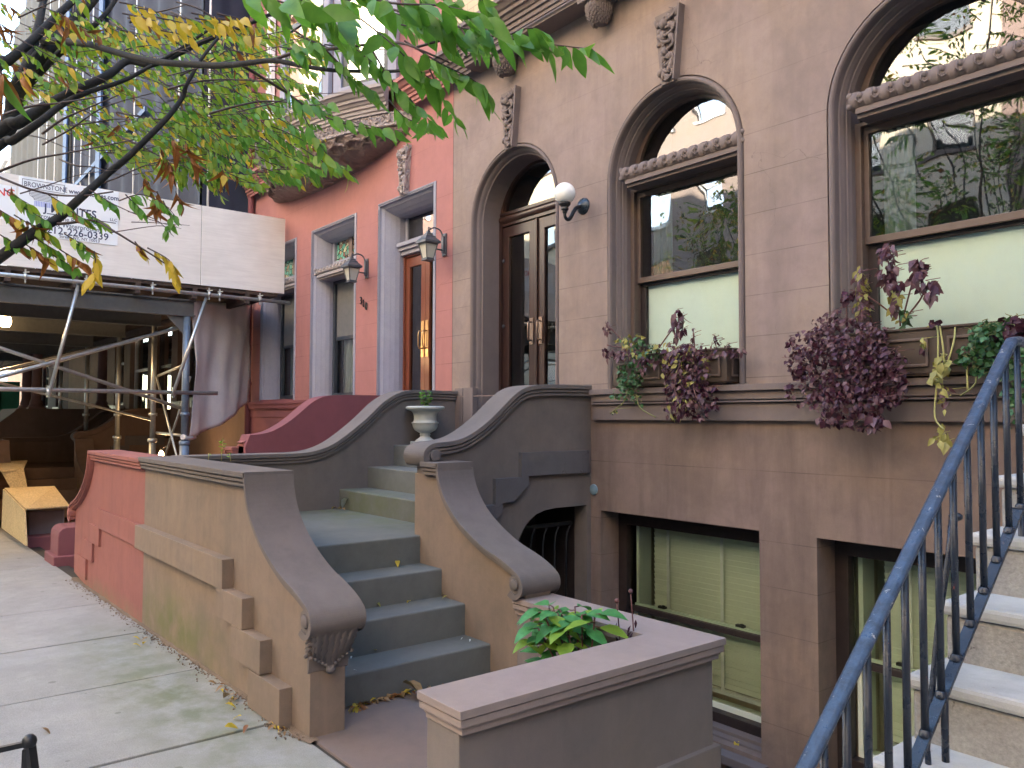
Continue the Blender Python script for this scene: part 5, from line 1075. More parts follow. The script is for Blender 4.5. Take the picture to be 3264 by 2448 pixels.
def guard():
    X, Y = -3.39, .50; zt = -1.18
    root = empty('tree_guard', (-4, 0, -1.6), 'dark iron tree guard whose corner post shows at the bottom left', 'tree guard')
    for x, y in ((X, Y), (X-1.3, Y), (X, -1.0), (X-1.3, -1.0)):
        g = gz(x); mb = MB(); mb.lathe((x, y, g), [(.032, 0), (.028, .1), (.022, .40)], 4); mb.blob((x, y, g+.425), (.026, .026, .028), 0, 12); mb.build('post', m_iron, root)
    mb = MB(); mb.obox((X, Y, zt), (X, -1.0, zt), .018, .018); mb.obox((X, Y, zt-.3), (X, -1, zt-.3), .018, .018); mb.build('rail', m_iron, root)
    mb = MB(); mb.obox((X, Y, zt+.02), (X+.09, Y+.05, -1.6), .03, .02); mb.build('stay', m_iron, root)
    mb = MB(); mb.box(-4.75, -3.35, -1.0, .48, -1.66, -1.605); tag(mb.build('tree_pit_soil', m_soil), kind='structure')
guard()
# ================================================================ plants
def scatter_leaf(mb, p, size, asp, mi, rnd, droop=.8, out=(0, -1, 0), spread=.7, curl=.3, seg=3):
    d = Vector((rnd.gauss(0, spread), rnd.gauss(0, spread), -droop+rnd.gauss(0, .25)))+Vector(out)*.35
    n = Vector(out)+Vector((rnd.gauss(0, .6), rnd.gauss(0, .5), rnd.gauss(.3, .5)))
    leaf(mb, p, d, n, size, size*asp, mi, curl*rnd.uniform(.4, 1.5), rnd.uniform(.1, .5), seg)
def window_box(x0, x1, label, zt=.49):
    root = empty('window_box', ((x0+x1)/2, 4.7, .235), label, 'window box'); y0, y1 = 4.62, 4.90; z0 = .242
    mb = MB(); mb.prism([[(x0, y0), (x1, y0), (x1, y1), (x0, y1)], [(x0+.02, y0+.02), (x1-.02, y0+.02), (x1-.02, y1-.02), (x0+.02, y1-.02)]], lambda u, v, t: Vector((u, v, t)), z0+.012, zt-.012); mb.box(x0+.01, x1-.01, y0+.01, y1-.01, z0, z0+.02)
    mb.build('box_wall', m_frame, root, bev=.003)
    mb = MB(); mb.prism([[(x0-.012, y0-.012), (x1+.012, y0-.012), (x1+.012, y1), (x0-.012, y1)], [(x0+.022, y0+.022), (x1-.022, y0+.022), (x1-.022, y1-.022), (x0+.022, y1-.022)]], lambda u, v, t: Vector((u, v, t)), zt-.014, zt); mb.build('rim', m_frame, root, bev=.003)
    n = 2; w = (x1-x0)/n
    for k in range(n):
        a, b = x0+w*k+.05, x0+w*(k+1)-.05; mb = MB(); mb.prism([[(a, z0+.05), (a, zt-.06), (b, zt-.06), (b, z0+.05)], [(a+.016, z0+.066), (a+.016, zt-.076), (b-.016, zt-.076), (b-.016, z0+.066)]], lambda u, v, t: Vector((u, t, v)), y0-.014, y0); mb.build('panel_moulding', m_framelt, root, bev=.003)
    mb = MB(); mb.prism([[(y0+.05, z0+.05), (y0+.05, zt-.06), (y1-.07, zt-.06), (y1-.07, z0+.05)], [(y0+.064, z0+.064), (y0+.064, zt-.074), (y1-.084, zt-.074), (y1-.084, z0+.064)]], lambda u, v, t: Vector((t, u, v)), x1, x1+.012); mb.build('panel_moulding', m_framelt, root, bev=.003)
    mb = MB(); mb.box(x0+.02, x1-.02, y0+.02, y1-.02, z0+.05, zt-.035); mb.build('soil', m_soil, root)
window_box(-4.44, -3.36, 'dark brown panelled window box under the middle arched window')
window_box(-2.47, -1.45, 'dark brown panelled window box under the right arched window', .515)
def mound(name, label, segs, mats, cat='plant', stems=None, smat=None, group=None):
    """segs: (px,py, rx,ry in photo pixels, count, Y, size, aspect, material indices, droop)"""
    p0 = aty(segs[0][0], segs[0][1], segs[0][5]); root = empty(name, p0, label, cat, group); rnd = random.Random(len(label)*7); mb = MB(); ms = MB()
    for px, py, rx, ry, n, Y, size, asp, mis, droop in segs:
        for i in range(n):
            a = rnd.uniform(0, 2*pi); r = sqrt(rnd.random()); q = aty(px+rx*r*cos(a), py+ry*r*sin(a), Y+rnd.uniform(-.09, .09)*(1.3-r))
            scatter_leaf(mb, q, size*rnd.uniform(.65, 1.25), asp, rnd.choice(mis), rnd, droop)
            if rnd.random() < .25: ms.tube([q, q+Vector((rnd.gauss(0, .02), .02, .012)), q+Vector((rnd.gauss(0, .03), .05, .02))], .002, 4)
    for st in stems or []:
        pts = [aty(*q) for q in st]; ms.tube(spline(pts, 4), [.005]*(len(pts)*4-3), 6)
    mb.nomerge = mb.norecalc = True; mb.build('leaves', mats, root)
    if ms.v: ms.build('stems', smat or m_stemp, root)
    return root
PL = [l_plum, l_plumlt, l_ivy, l_pale, l_dark]
mound('coleus_plant', 'tangled plum leaved coleus spilling over the middle window box', [(2185, 1190, 75, 95, 330, 4.55, .05, .62, (0, 0, 0, 1, 1, 3), .8), (2230, 1270, 65, 60, 130, 4.52, .045, .65, (0, 0, 1), .9), (2120, 1130, 75, 40, 90, 4.6, .055, .6, (0, 1, 1, 3), .7), (2155, 1290, 40, 45, 60, 4.5, .055, .5, (0, 0, 3), 1.2), (2290, 1115, 80, 22, 70, 4.62, .045, .5, (0, 1, 1), .8), (2165, 1030, 22, 45, 45, 4.6, .075, .5, (0, 1), 1.3), (2210, 1065, 8, 22, 8, 4.6, .04, .4, (0,), 1.), (2282, 1080, 12, 14, 10, 4.6, .04, .4, (0,), 1.)],
      PL, stems=[[(2100, 1110, 4.62), (2135, 1060, 4.6), (2170, 1020, 4.6)], [(2230, 1170, 4.6), (2210, 1230, 4.5), (2235, 1300, 4.48)], [(2170, 1150, 4.5), (2150, 1230, 4.48), (2170, 1290, 4.48)], [(2215, 1120, 4.6), (2210, 1060, 4.6)]])
mound('ivy_plant', 'green ivy trailing over the left end of the middle window box', [(2010, 1200, 42, 60, 150, 4.57, .036, .85, (2, 2, 4), .4), (2060, 1130, 50, 35, 70, 4.6, .036, .85, (2, 4), .3), (2010, 1085, 40, 22, 40, 4.6, .045, .6, (3, 3, 2), .5), (1985, 1250, 40, 25, 26, 4.55, .034, .85, (2,), .5), (2030, 1275, 25, 20, 12, 4.52, .03, .85, (2, 3), .5), (1955, 1310, 14, 10, 5, 4.5, .03, .85, (2, 3), .5)],
      PL, stems=[[(2000, 1250, 4.5), (1985, 1285, 4.5), (1945, 1318, 4.5)], [(2030, 1260, 4.5), (2040, 1300, 4.5), (2090, 1330, 4.52)]], smat=m_stem)
mound('wilted_coleus', 'wilted dusty coleus sprawling left over the middle window box', [(1935, 1040, 12, 22, 16, 4.55, .05, .5, (0, 1), 1.4), (1930, 1125, 14, 20, 16, 4.55, .05, .5, (0, 1), 1.3), (1975, 1125, 35, 18, 30, 4.55, .055, .5, (1, 1, 0), 1.), (2010, 1120, 20, 30, 20, 4.56, .055, .5, (1, 3), 1.), (2052, 1160, 14, 28, 18, 4.54, .055, .55, (0, 1), 1.3)],
      PL, stems=[[(1990, 1090, 4.6), (1960, 1060, 4.58), (1945, 1045, 4.56)], [(2000, 1108, 4.6), (1960, 1105, 4.58), (1935, 1100, 4.56)]])
mound('coleus_mound', 'large rounded plum coleus mound overflowing the left end of the right window box', [(2690, 1170, 150, 105, 820, 4.52, .036, .72, (0, 0, 0, 1, 1), .8), (2700, 1075, 130, 60, 420, 4.58, .032, .62, (1, 1, 0), .6), (2700, 1275, 130, 50, 190, 4.46, .042, .72, (0, 0, 1), 1.), (2560, 1130, 60, 80, 130, 4.5, .038, .72, (0, 0, 1), .9), (2830, 1200, 65, 100, 190, 4.52, .036, .72, (0, 0, 1), .9), (2545, 1230, 40, 60, 26, 4.48, .042, .72, (0, 1), 1.), (2750, 1340, 70, 30, 40, 4.46, .042, .72, (0, 1), 1.1), (2620, 1040, 40, 30, 40, 4.6, .034, .6, (0, 1), .8), (2660, 1330, 50, 26, 18, 4.46, .045, .7, (0, 1), 1.2), (2635, 1325, 22, 18, 10, 4.45, .06, .7, (0,), 1.3), (2790, 1330, 30, 20, 22, 4.45, .06, .7, (0, 1), 1.2)], PL)
mound('tall_coleus', 'leggy coleus standing above the right window box with plum and pale leaves', [(2830, 830, 24, 65, 70, 4.6, .06, .55, (0, 1, 1), 1.1), (2745, 900, 25, 55, 60, 4.62, .055, .5, (1, 1, 3), 1.2), (2850, 900, 30, 24, 26, 4.6, .055, .5, (0, 1), 1.2), (2855, 950, 25, 38, 40, 4.62, .055, .6, (3, 3, 1), 1.), (2925, 860, 24, 40, 26, 4.58, .065, .65, (0, 1), 1.1), (2960, 920, 30, 30, 22, 4.58, .07, .55, (1, 1, 0), 1.2), (2745, 980, 30, 50, 50, 4.6, .045, .5, (1, 1, 3), .9), (2880, 1010, 18, 30, 28, 4.64, .045, .6, (3, 2), .9), (2695, 945, 18, 18, 14, 4.6, .05, .7, (0,), .9), (2660, 1000, 22, 18, 16, 4.6, .05, .6, (0, 1), .9)],
      PL, stems=[[(2870, 1040, 4.66), (2860, 950, 4.64), (2830, 830, 4.6)], [(2875, 1030, 4.66), (2900, 930, 4.62), (2930, 840, 4.58)], [(2880, 1020, 4.66), (2930, 960, 4.62), (2960, 900, 4.58)], [(2780, 1030, 4.66), (2760, 940, 4.62), (2745, 860, 4.6)], [(2700, 1040, 4.6), (2697, 950, 4.6)], [(2830, 990, 4.64), (2790, 960, 4.62), (2740, 930, 4.62)]])
mound('withered_vine', 'withered yellow-green vine hanging far down from the middle of the right window box', [(3000, 1150, 34, 30, 20, 4.55, .06, .7, (3,), 1.), (2985, 1200, 24, 30, 14, 4.54, .055, .7, (3,), 1.), (3010, 1260, 18, 45, 14, 4.52, .05, .5, (3, 1), 1.4), (3000, 1385, 22, 36, 16, 4.48, .06, .65, (3,), 1.2), (2940, 1085, 14, 25, 10, 4.57, .05, .5, (3, 0), 1.2), (2970, 1030, 14, 10, 6, 4.6, .05, .8, (0,), .5)],
      PL, stems=[[(2950, 1045, 4.62), (2985, 1040, 4.58), (2990, 1120, 4.55), (2985, 1230, 4.53), (2980, 1330, 4.5), (3010, 1370, 4.48)], [(3045, 1040, 4.62), (3040, 1090, 4.56), (3020, 1160, 4.55)], [(2995, 1040, 4.6), (3005, 1100, 4.56), (3010, 1160, 4.55)], [(3080, 1130, 4.56), (3085, 1250, 4.52)]], smat=m_vine)
mound('ivy_with_coleus', 'ivy and dark coleus tumbling over the right end of the right window box', [(3150, 1070, 60, 45, 170, 4.58, .036, .85, (2, 2, 4), .4), (3110, 1140, 55, 50, 100, 4.55, .034, .85, (2, 4), .5), (3225, 1050, 55, 45, 130, 4.6, .05, .7, (0, 0, 4), .8), (3220, 1300, 20, 60, 26, 4.5, .036, .85, (2,), .6), (3180, 1170, 60, 40, 60, 4.54, .034, .85, (2, 4), .5), (3265, 1180, 40, 100, 70, 4.54, .036, .85, (2, 4), .6)],
      PL, stems=[[(3100, 1150, 4.55), (3110, 1220, 4.52), (3060, 1262, 4.5)]], smat=m_stem)
def hydrangea():
    base = Vector((-3.02, 2.90, -1.598)); root = empty('broad_leaf_plant', base, 'green broad leaved plant in the corner inside the low areaway wall', 'plant'); rnd = random.Random(12); mb = MB(); ms = MB()
    for i in range(17):
        a = rnd.uniform(0, 2*pi); h = rnd.uniform(.38, .62); tip = base+Vector((-.06+cos(a)*rnd.uniform(.05, .20), -.05+sin(a)*rnd.uniform(.05, .17), h))
        ms.tube(spline([base+Vector((rnd.gauss(0, .03), rnd.gauss(0, .03), 0)), base.lerp(tip, .5)+Vector((.01, 0, .03)), tip], 4), .0045, 6)
        for k in range(rnd.choice((5, 6, 7))):
            b = a+k*2.1+rnd.uniform(-.3, .3); d = Vector((cos(b), sin(b), rnd.uniform(-.25, .35))); p = tip-Vector((0, 0, .02*k)); ms.tube([p, p+d*.03], .003, 5)
            leaf(mb, p+d*.025, d, Vector((0, 0, 1))+Vector((0, -.25, 0)), rnd.uniform(.10, .16)*(1 if k < 4 else .8), rnd.uniform(.07, .095), rnd.choice((0, 0, 1)), rnd.uniform(.2, .6), rnd.uniform(.15, .35), 4)
    for dx in (0, .05):
        q = base+Vector((.16+dx, .12+dx, 0)); ms.tube(spline([q, q+Vector((.01, 0, .35)), q+Vector((-.02, 0, .66+dx))], 4), .0035, 6); ms.blob(q+Vector((-.02, 0, .665+dx)), (.013, .013, .013))
        for k in range(8): scatter_leaf(mb, q+Vector((rnd.gauss(0, .02), rnd.gauss(0, .02), .48+rnd.uniform(-.08, .12))), .05, .3, 2, rnd, 1.2)
    mb.nomerge = mb.norecalc = True; mb.build('leaves', [l_hyd, l_hydy, l_plum], root); ms.build('stems', m_stemp, root)
hydrangea()
def sprig():
    p = aty(705, 1462, 2.0); root = empty('wall_weed', p, 'tiny weed sprouting on the brown coping behind the front wall', 'plant'); rnd = random.Random(2); mb = MB(); ms = MB()
    for x, h in ((705, 70), (735, 25), (665, 25)):
        b = aty(x, 1470, 2.0); t = aty(x+rnd.uniform(-6, 6), 1470-h, 2.0); ms.tube([b, t], .0025, 5)
        for k in range(12 if h > 50 else 3): scatter_leaf(mb, b.lerp(t, rnd.uniform(.3, 1)), .03, .35, 0, rnd, -.2)
    mb.nomerge = mb.norecalc = True; mb.build('leaves', [l_hydy], root); ms.build('stems', m_vine, root)
sprig()
# ================================================================ fallen leaves and scraps
def litter():
    rnd = random.Random(21)
    def fl(px, py, z, size, mat, label, name='fallen_leaf', group=None, asp=.5, curl=.5):
        p = atz(px, py, z); mb = MB(); a = rnd.uniform(0, 2*pi); leaf(mb, p+Vector((0, 0, .012+.1*size)), Vector((cos(a), sin(a), 0)), Vector((rnd.gauss(0, .15), rnd.gauss(0, .15), 1)), size, size*asp, 0, curl, rnd.uniform(.2, .6), 4)
        o = mb.build(name, mat); off = p; me = o.data
        for v in me.vertices: v.co -= off
        mz = min(v.co.z for v in me.vertices)
        for v in me.vertices: v.co.z -= mz-.002
        o.location = off; return tag(o, label, 'leaf', group)
    G = 'fallen leaves on the pavement'; z = -1.63; Y = 'small yellow leaf fallen on the pavement near the brown front wall'
    for px, py in ((423, 2043), (423, 2067), (463, 2060), (769, 2300)): fl(px, py, gz(atz(px, py, z).x), .055, l_yel, Y, group=G)
    fl(716, 2339, -1.602, .075, l_yel, 'pale yellow leaf lying flat on the pavement joint, nearest the camera', group=G); fl(789, 2327, -1.602, .05, l_brn, 'small orange leaf on the pavement right of the pale yellow one', group=G)
    fl(737, 2241, -1.61, .10, l_dry, 'large curled tan dead leaf at the foot of the brown wall', group=G, asp=.6, curl=.45); fl(718, 2262, -1.61, .06, l_yel, 'small yellow leaf beside the large curled tan leaf', group=G)
    for px, py in ((568, 2114), (663, 2186), (712, 2201), (472, 2043)): fl(px, py, gz(atz(px, py, z).x), .05, l_dry, 'small tan dead leaf by the foot of the brown wall', group=G)
    fl(130, 2340, -1.62, .06, l_dry, 'lone tan leaf on the pavement above the tree guard post', group=G)
    T = 'leaves on the brown steps'
    fl(1266, 1804, -1.033, .07, l_yel, 'yellow leaf on the third brown tread', group=T); fl(1294, 1797, -1.033, .06, l_yel, 'smaller yellow leaf on the third brown tread, right of the first', group=T)
    fl(1198, 1933, -1.219, .05, l_pale, 'pale leaf on the second brown tread', group=T); fl(1308, 1928, -1.219, .045, l_yel, 'yellow leaf in the middle of the second brown tread', group=T)
    for k in range(5): fl(1390+k*9, 1898+k*3-(k % 2)*5, -1.219, .04, l_pale, 'pale dry leaf in the little heap at the right of the second brown tread', group=T)
    fl(1195, 2085, -1.42, .045, l_yel, 'yellow leaf at the back of the lowest brown tread', group=T)
    for px, py, zz in ((1121, 2098, -1.42), (1499, 2044, -1.42), (1476, 2038, -1.42), (1127, 2142, -1.42)): fl(px, py, zz, .022, l_wht, 'white paper fleck on the lowest brown tread', 'paper_scrap', 'paper flecks on the steps')
    fl(1284, 2222, -1.6, .17, l_dry, 'large grey-brown dead leaf at the foot of the first brown riser', asp=.6, group=T); fl(1315, 2210, -1.6, .045, l_wht, 'white paper scrap beside the large dead leaf at the foot of the steps', 'paper_scrap')
    fl(1108, 1627, -.839, .09, l_wht, 'crumpled white paper scrap on the brown landing', 'paper_scrap', asp=.8, curl=1.2)
    fl(2349, 2381, -2.3, .08, l_yel, 'yellow leaf on the basement window sill'); fl(2322, 2392, -2.3, .05, l_dark, 'dark curled leaf on the basement window sill left of the yellow one')
    def pile(pts, z, n, size, label):
        mb = MB()
        for i in range(n):
            a, b = rnd.choice(pts); t = rnd.random(); px = a[0]+(b[0]-a[0])*t+rnd.gauss(0, 4); py = a[1]+(b[1]-a[1])*t+rnd.gauss(0, 2.5); p = atz(px, py, z); s = size*rnd.uniform(.4, 1.2); an = rnd.uniform(0, 6.3)
            leaf(mb, p+Vector((0, 0, .006+rnd.random()*.018)), Vector((cos(an), sin(an), rnd.uniform(-.1, .2))), Vector((rnd.gauss(0, .3), rnd.gauss(0, .3), 1)), s, s*.45, rnd.choice((0, 0, 1, 2)), .4, .4, 3)
        mb.nomerge = mb.norecalc = True; tag(mb.build('leaf_litter', [l_dry, l_yel, l_brn]), label, 'leaf litter', kind='stuff')
    pile([((1120, 2262), (1160, 2252)), ((1185, 2243), (1265, 2222)), ((1265, 2222), (1330, 2203)), ((1330, 2200), (1470, 2160))], -1.6, 90, .06, 'drift of dry yellow and brown leaves along the foot of the first brown riser')
    pile([((1060, 1624), (1100, 1620))], -.839, 26, .05, 'little heap of yellow leaves at the back of the brown landing')
    pile([((860, 2310), (905, 2335)), ((700, 2190), (760, 2235))], -1.605, 40, .035, 'crushed leaf crumbs in the pavement seam under the brown wall')
litter()
# ================================================================ opposite side of the street (seen in the window reflections; throws warm light back)
def opposite():
    cols = [((.55, .46, .36), 'ochre'), ((.3, .2, .17), 'brick red'), ((.66, .58, .42), 'cream'), ((.36, .29, .25), 'brown'), ((.62, .54, .42), 'sand'), ((.3, .22, .19), 'russet'), ((.62, .5, .36), 'buff'), ((.55, .46, .37), 'tawny')]
    x = -52.; cols += [((.5, .42, .34), 'stone grey'), ((.33, .23, .2), 'plum'), ((.6, .52, .42), 'pale tan')]
    for k, (c, nm) in enumerate(cols):
        w = 8.5 if k != 2 else 9.5; wins = []
        for f in range(5):
            for j in range(3): a = x+1.0+j*2.7; wins.append((a, a+1.25, .6+f*3.6, 2.7+f*3.6))
        plain_house('opposite_house', x, x+w, 20.5+(k % 3), stone('opposite_'+nm.replace(' ', '_'), c, mul(c, .85), .1, .4), nm+' house across the street, only seen reflected in the windows', wins, y=-14.5, frame=m_white if k % 2 else m_framelt); x += w
opposite()
plain_house('sky_blocker_house', 2.21, 14, 14.5, m_brown, 'unseen brown house added beyond the right edge to block sky light', [(4, 5, .4, 2.5), (8, 9, .4, 2.5)])  # added out of view to darken faces that look along the street
plain_house('sky_blocker_house', 14.01, 30, 15, m_dark3, 'unseen darker house added further right to block sky light', [(16, 17, .4, 2.5), (20, 21, .4, 2.5)])  # continues the unseen row added to cut sky light from this side
plain_house('sky_blocker_corner', 17, 60, 24, m_brown, 'unseen tall block added behind the camera to block sky light', [(46, 47, .4, 2.5)], y=-12)  # added out of view to screen the sky at this street end
# ================================================================ street trees
LM = [l_green, l_lime, l_yel, l_brn, l_dark]
def P3(c, s, pts):                     # crop origin, crop scale, (x, y, depth) list -> world points
    return [pix(c[0]+x/s, c[1]+y/s, d) for x, y, d in pts]
def twig(mb, ms, pts, n, size, pal, rnd, r=.0022, asp=.39, droop=.65, start=.15, mr=0):
    pts = spline(pts, 5) if len(pts) > 2 else [Vector(pts[0]).lerp(Vector(pts[1]), t/5) for t in range(6)]
    k = len(pts); ms.tube(pts, [r*(1.25-.8*i/(k-1)) for i in range(k)], 5, mr)
    for i in range(n):
        t = start+(1-start)*(i+.5)/n; f = t*(k-1); j = min(int(f), k-2); p = pts[j].lerp(pts[j+1], f-j); d = (pts[j+1]-pts[j]).normalized()
        side = d.cross(Vector((0, 0, 1))); side = side.normalized() if side.length > .1 else Vector((1, 0, 0)); s = 1 if i % 2 else -1
        ld = d*rnd.uniform(.3, .8)+side*s*rnd.uniform(.3, 1.)+Vector((0, 0, -droop*rnd.uniform(.5, 1.3)))
        nn = -fw*rnd.uniform(-.2, 1.2)+Vector((rnd.gauss(0, .6), rnd.gauss(0, .6), rnd.gauss(.35, .5)))
        x = rnd.random(); mi = 0; acc = 0
        for q, w in enumerate(pal):
            acc += w
            if x < acc: mi = q; break
        sz = size*rnd.uniform(.7, 1.15); curl = rnd.uniform(.05, .4) if mi != 3 else rnd.uniform(.6, 1.3)
        leaf(mb, p, ld, nn, sz, sz*asp*rnd.uniform(.85, 1.1)*(1 if mi != 3 else .8), mi, curl, rnd.uniform(.05, .3) if mi != 3 else .9, 4 if size > .05 else 3)
def inframe(p, m=.06):
    c = p.dot(fw)
    if c < .1: return False
    x = p.dot(R_)/c*F/3264+.5; y = p.dot(D_)/c*F/2448+.5
    return -m < x < 1+m and -m < y < 1+m
def front_tree():
    root = empty('street_tree', (-4.1, -.35, -1.62), 'slender street tree reaching in from the left with green, yellow and brown autumn leaves', 'tree'); rnd = random.Random(11)
    F0 = Vector((-4.05, -.30, .25))
    tr = MB(); tr.tube(spline([(-4.12, -.36, -1.66), (-4.10, -.36, -1.0), (-4.04, -.32, -.3), F0], 5), [.13-.045*i/15 for i in range(16)], 12); tr.build('trunk', m_bark, root)
    A = (0, 0); s = 2.458; C3 = (0, 500); C8 = (750, 0); s8 = 3.814
    limbs = [
     ('L1', [F0]+P3(A, s, [(-60, 1130, 4.0), (130, 700, 4.1), (330, 430, 4.2), (560, 190, 4.4), (740, -20, 4.6), (1000, -400, 5.0)]), .052, .024),
     ('L1b', P3(A, s, [(170, 640, 4.1), (270, 330, 4.3), (335, 60, 4.5), (360, -200, 4.8)]), .030, .016),
     ('L1c', [F0]+P3(A, s, [(-120, 640, 3.9), (60, 480, 4.0), (220, 350, 4.1), (420, 150, 4.3), (590, -10, 4.5), (800, -300, 4.8)]), .03, .016),
     ('L5', P3(A, s, [(130, 760, 4.1), (380, 500, 4.3), (620, 280, 4.5), (780, 160, 4.6), (920, -20, 4.8), (1050, -250, 5.)]), .022, .010),
     ('L2', [F0]+P3(A, s, [(-100, 1110, 3.6), (150, 960, 3.6), (350, 840, 3.7), (600, 700, 3.8), (850, 580, 3.9), (1000, 480, 4.0), (1200, 500, 4.0), (1500, 370, 4.1), (1750, 260, 4.2), (2100, 120, 4.3), (2600, -80, 4.5)]), .032, .008),
     ('L3', [F0]+P3(A, s, [(-120, 1230, 3.5), (100, 1100, 3.5), (300, 970, 3.5), (480, 830, 3.6), (700, 720, 3.7), (1000, 610, 3.8), (1300, 450, 3.9), (1700, 200, 4.)]), .024, .006),
     ('L4', P3(A, s, [(330, 320, 4.2), (620, 330, 3.8), (900, 405, 3.5), (1200, 480, 3.2), (1600, 517, 2.9), (1850, 505, 2.7)])+P3(C8, s8, [(0, 780, 2.65), (420, 740, 2.5), (800, 800, 2.4), (1430, 865, 2.3), (1900, 880, 2.2), (2170, 825, 2.1)]), .018, .0035),
     ('L4b', P3(C8, s8, [(420, 740, 2.5), (800, 620, 2.4), (1250, 580, 2.3), (1700, 545, 2.2), (2000, 515, 2.1), (2212, 580, 2.05), (2600, 770, 2.0)]), .006, .0025),
     ('L6', [F0+Vector((0, 0, -.35))]+P3(C3, s, [(-150, 900, 3.1), (0, 790, 3.1), (250, 600, 3.1), (450, 480, 3.2), (620, 320, 3.2), (830, 130, 3.3), (1000, -10, 3.3)])+P3(A, s, [(1280, 950, 3.4), (1420, 770, 3.5), (1460, 660, 3.5), (1600, 430, 3.6), (1800, 200, 3.8)]), .026, .006),
     ('L6a', P3(C3, s, [(400, 525, 3.2), (540, 520, 3.15), (740, 505, 3.1), (900, 590, 3.0), (1060, 690, 3.0), (1220, 790, 3.0), (1330, 860, 3.0)]), .0065, .0022),
     ('L7', P3(C8, s8, [(80, 800, 2.7), (330, 950, 2.8), (600, 1110, 2.9), (900, 1310, 3.0), (1060, 1400, 3.0), (1400, 1520, 3.0), (1700, 1560, 3.0)]), .006, .0022),
     ('L8', P3(C3, s, [(-40, 140, 3.4), (200, 240, 3.3), (420, 290, 3.3), (640, 300, 3.2), (880, 265, 3.2)]), .006, .003),
     ('L9', P3(C8, s8, [(1500, 590, 2.3), (1750, 880, 2.3), (1900, 1020, 2.3), (2080, 1200, 2.35), (2300, 1330, 2.4)]), .004, .002),
     ('L10', P3(C8, s8, [(700, 380, 2.6), (900, 500, 2.6), (1200, 620, 2.6)]), .004, .002),
    ]
    LB = {}
    for nm, pts, r0, r1 in limbs:
        q = spline(pts, 6); q = [p+Vector(noise.noise_vector(p*3.))*.010 for p in q]; k = len(q); mb = MB(); mb.tube(q, [r0+(r1-r0)*(i/(k-1))**.8 for i in range(k)], 10 if r0 > .01 else 6); mb.build('branch', m_bark if r0 > .01 else m_twig, root); LB[nm] = q
    lv = MB(); tw = MB(); lv.nomerge = lv.norecalc = True
    G = (1, 0, 0, 0, 0); GL = (.55, .40, .05, 0, 0); LG = (.2, .68, .1, .02, 0); YE = (.03, .12, .8, .05, 0); MX = (.4, .4, .12, .08, 0); BRW = (.05, .1, .1, .75, 0); YL = (.2, .5, .28, .02, 0)
    def T(pp, n, size, pal, **k): twig(lv, tw, [pix(*q) for q in pp], n, size, pal, rnd, **k)
    # --- right-hand spray of large green leaves
    T([(1330, 150, 2.1), (1500, 112, 2.0), (1700, 135, 1.95), (1890, 158, 1.9)], 22, .088, G, r=.003); T([(1250, 30, 2.1), (1400, 70, 2.0), (1560, 110, 1.95)], 16, .09, G, r=.003)
    T([(1290, 130, 2.1), (1400, 200, 2.05), (1500, 250, 2.0), (1560, 300, 2.0)], 14, .09, G); T([(1150, 60, 2.1), (1250, 140, 2.0), (1330, 220, 2.0), (1400, 270, 2.0)], 14, .092, G)
    T([(1100, -30, 2.0), (1250, 10, 1.9), (1420, 20, 1.9), (1560, 60, 1.9)], 18, .10, G, r=.003); T([(1600, 120, 1.95), (1680, 90, 1.9), (1730, 100, 1.9)], 6, .08, G)
    T([(1180, 150, 2.2), (1250, 260, 2.2), (1330, 340, 2.2), (1380, 400, 2.3)], 16, .078, G); T([(1040, 160, 2.3), (1120, 240, 2.3), (1200, 300, 2.3)], 14, .085, G)
    T([(930, -20, 2.0), (1000, 20, 2.0), (1100, 60, 2.0)], 10, .115, G); T([(700, -40, 1.9), (830, -10, 1.9), (950, 20, 1.9), (1080, 50, 1.95)], 12, .12, G, r=.003); T([(1240, -40, 1.95), (1300, 0, 1.95), (1380, 60, 1.95), (1440, 100, 1.95)], 12, .095, G)
    T([(1360, 200, 2.2), (1420, 330, 2.25), (1460, 390, 2.3)], 10, .06, G); T([(1000, 60, 2.3), (1100, 130, 2.25), (1190, 200, 2.2)], 12, .09, G)
    for k in range(18):
        x = rnd.uniform(880, 1560); y = rnd.uniform(-40, 190)-(x-1200)*.03; d = rnd.uniform(2.1, 2.8); T([(x, y, d), (x+rnd.uniform(30, 90), y+rnd.uniform(-10, 50), d)], 6, .078, G)
    # --- middle spray under the bay
    T([(1000, 350, 3.0), (1150, 395, 3.0), (1290, 420, 3.0)], 14, .085, G); T([(950, 330, 3.0), (1000, 430, 3.0), (1050, 500, 3.0), (1120, 560, 3.05)], 14, .09, GL); T([(880, 250, 2.9), (960, 330, 2.9), (1050, 330, 2.9)], 12, .085, G)
    T([(1240, 320, 2.6), (1300, 380, 2.6), (1390, 400, 2.6)], 10, .07, G); T([(960, 470, 3.2), (1040, 520, 3.2), (1110, 530, 3.2)], 10, .08, GL); T([(860, 470, 3.4), (940, 510, 3.4), (1010, 540, 3.4)], 12, .075, GL)
    # --- yellow group
    for k in range(15):
        x = rnd.uniform(400, 800); y = 30+(x-400)*.14+rnd.uniform(-25, 90); d = rnd.uniform(2.9, 3.4); T([(x-60, y-12, d), (x, y, d), (x+50, y+14, d)], 6, .075, YE, r=.0028)
    # --- lime leaved mass in the middle distance
    for k in range(400):
        x = rnd.uniform(20, 1000); y = rnd.uniform(60, 560); 
        if y > 300+.55*min(x, 500) or (x < 120 and y < 130): continue
        d = rnd.uniform(4.0, 6.0); a = rnd.uniform(-.3, .7); l = rnd.uniform(50, 120); T([(x-l*cos(a), y-l*sin(a), d), (x, y, d), (x+l*.6*cos(a), y+l*.6*sin(a)+10, d)], rnd.choice((8, 10, 12)), .067, rnd.choice((LG, LG, LG, GL, YL, YL)), r=.0022)
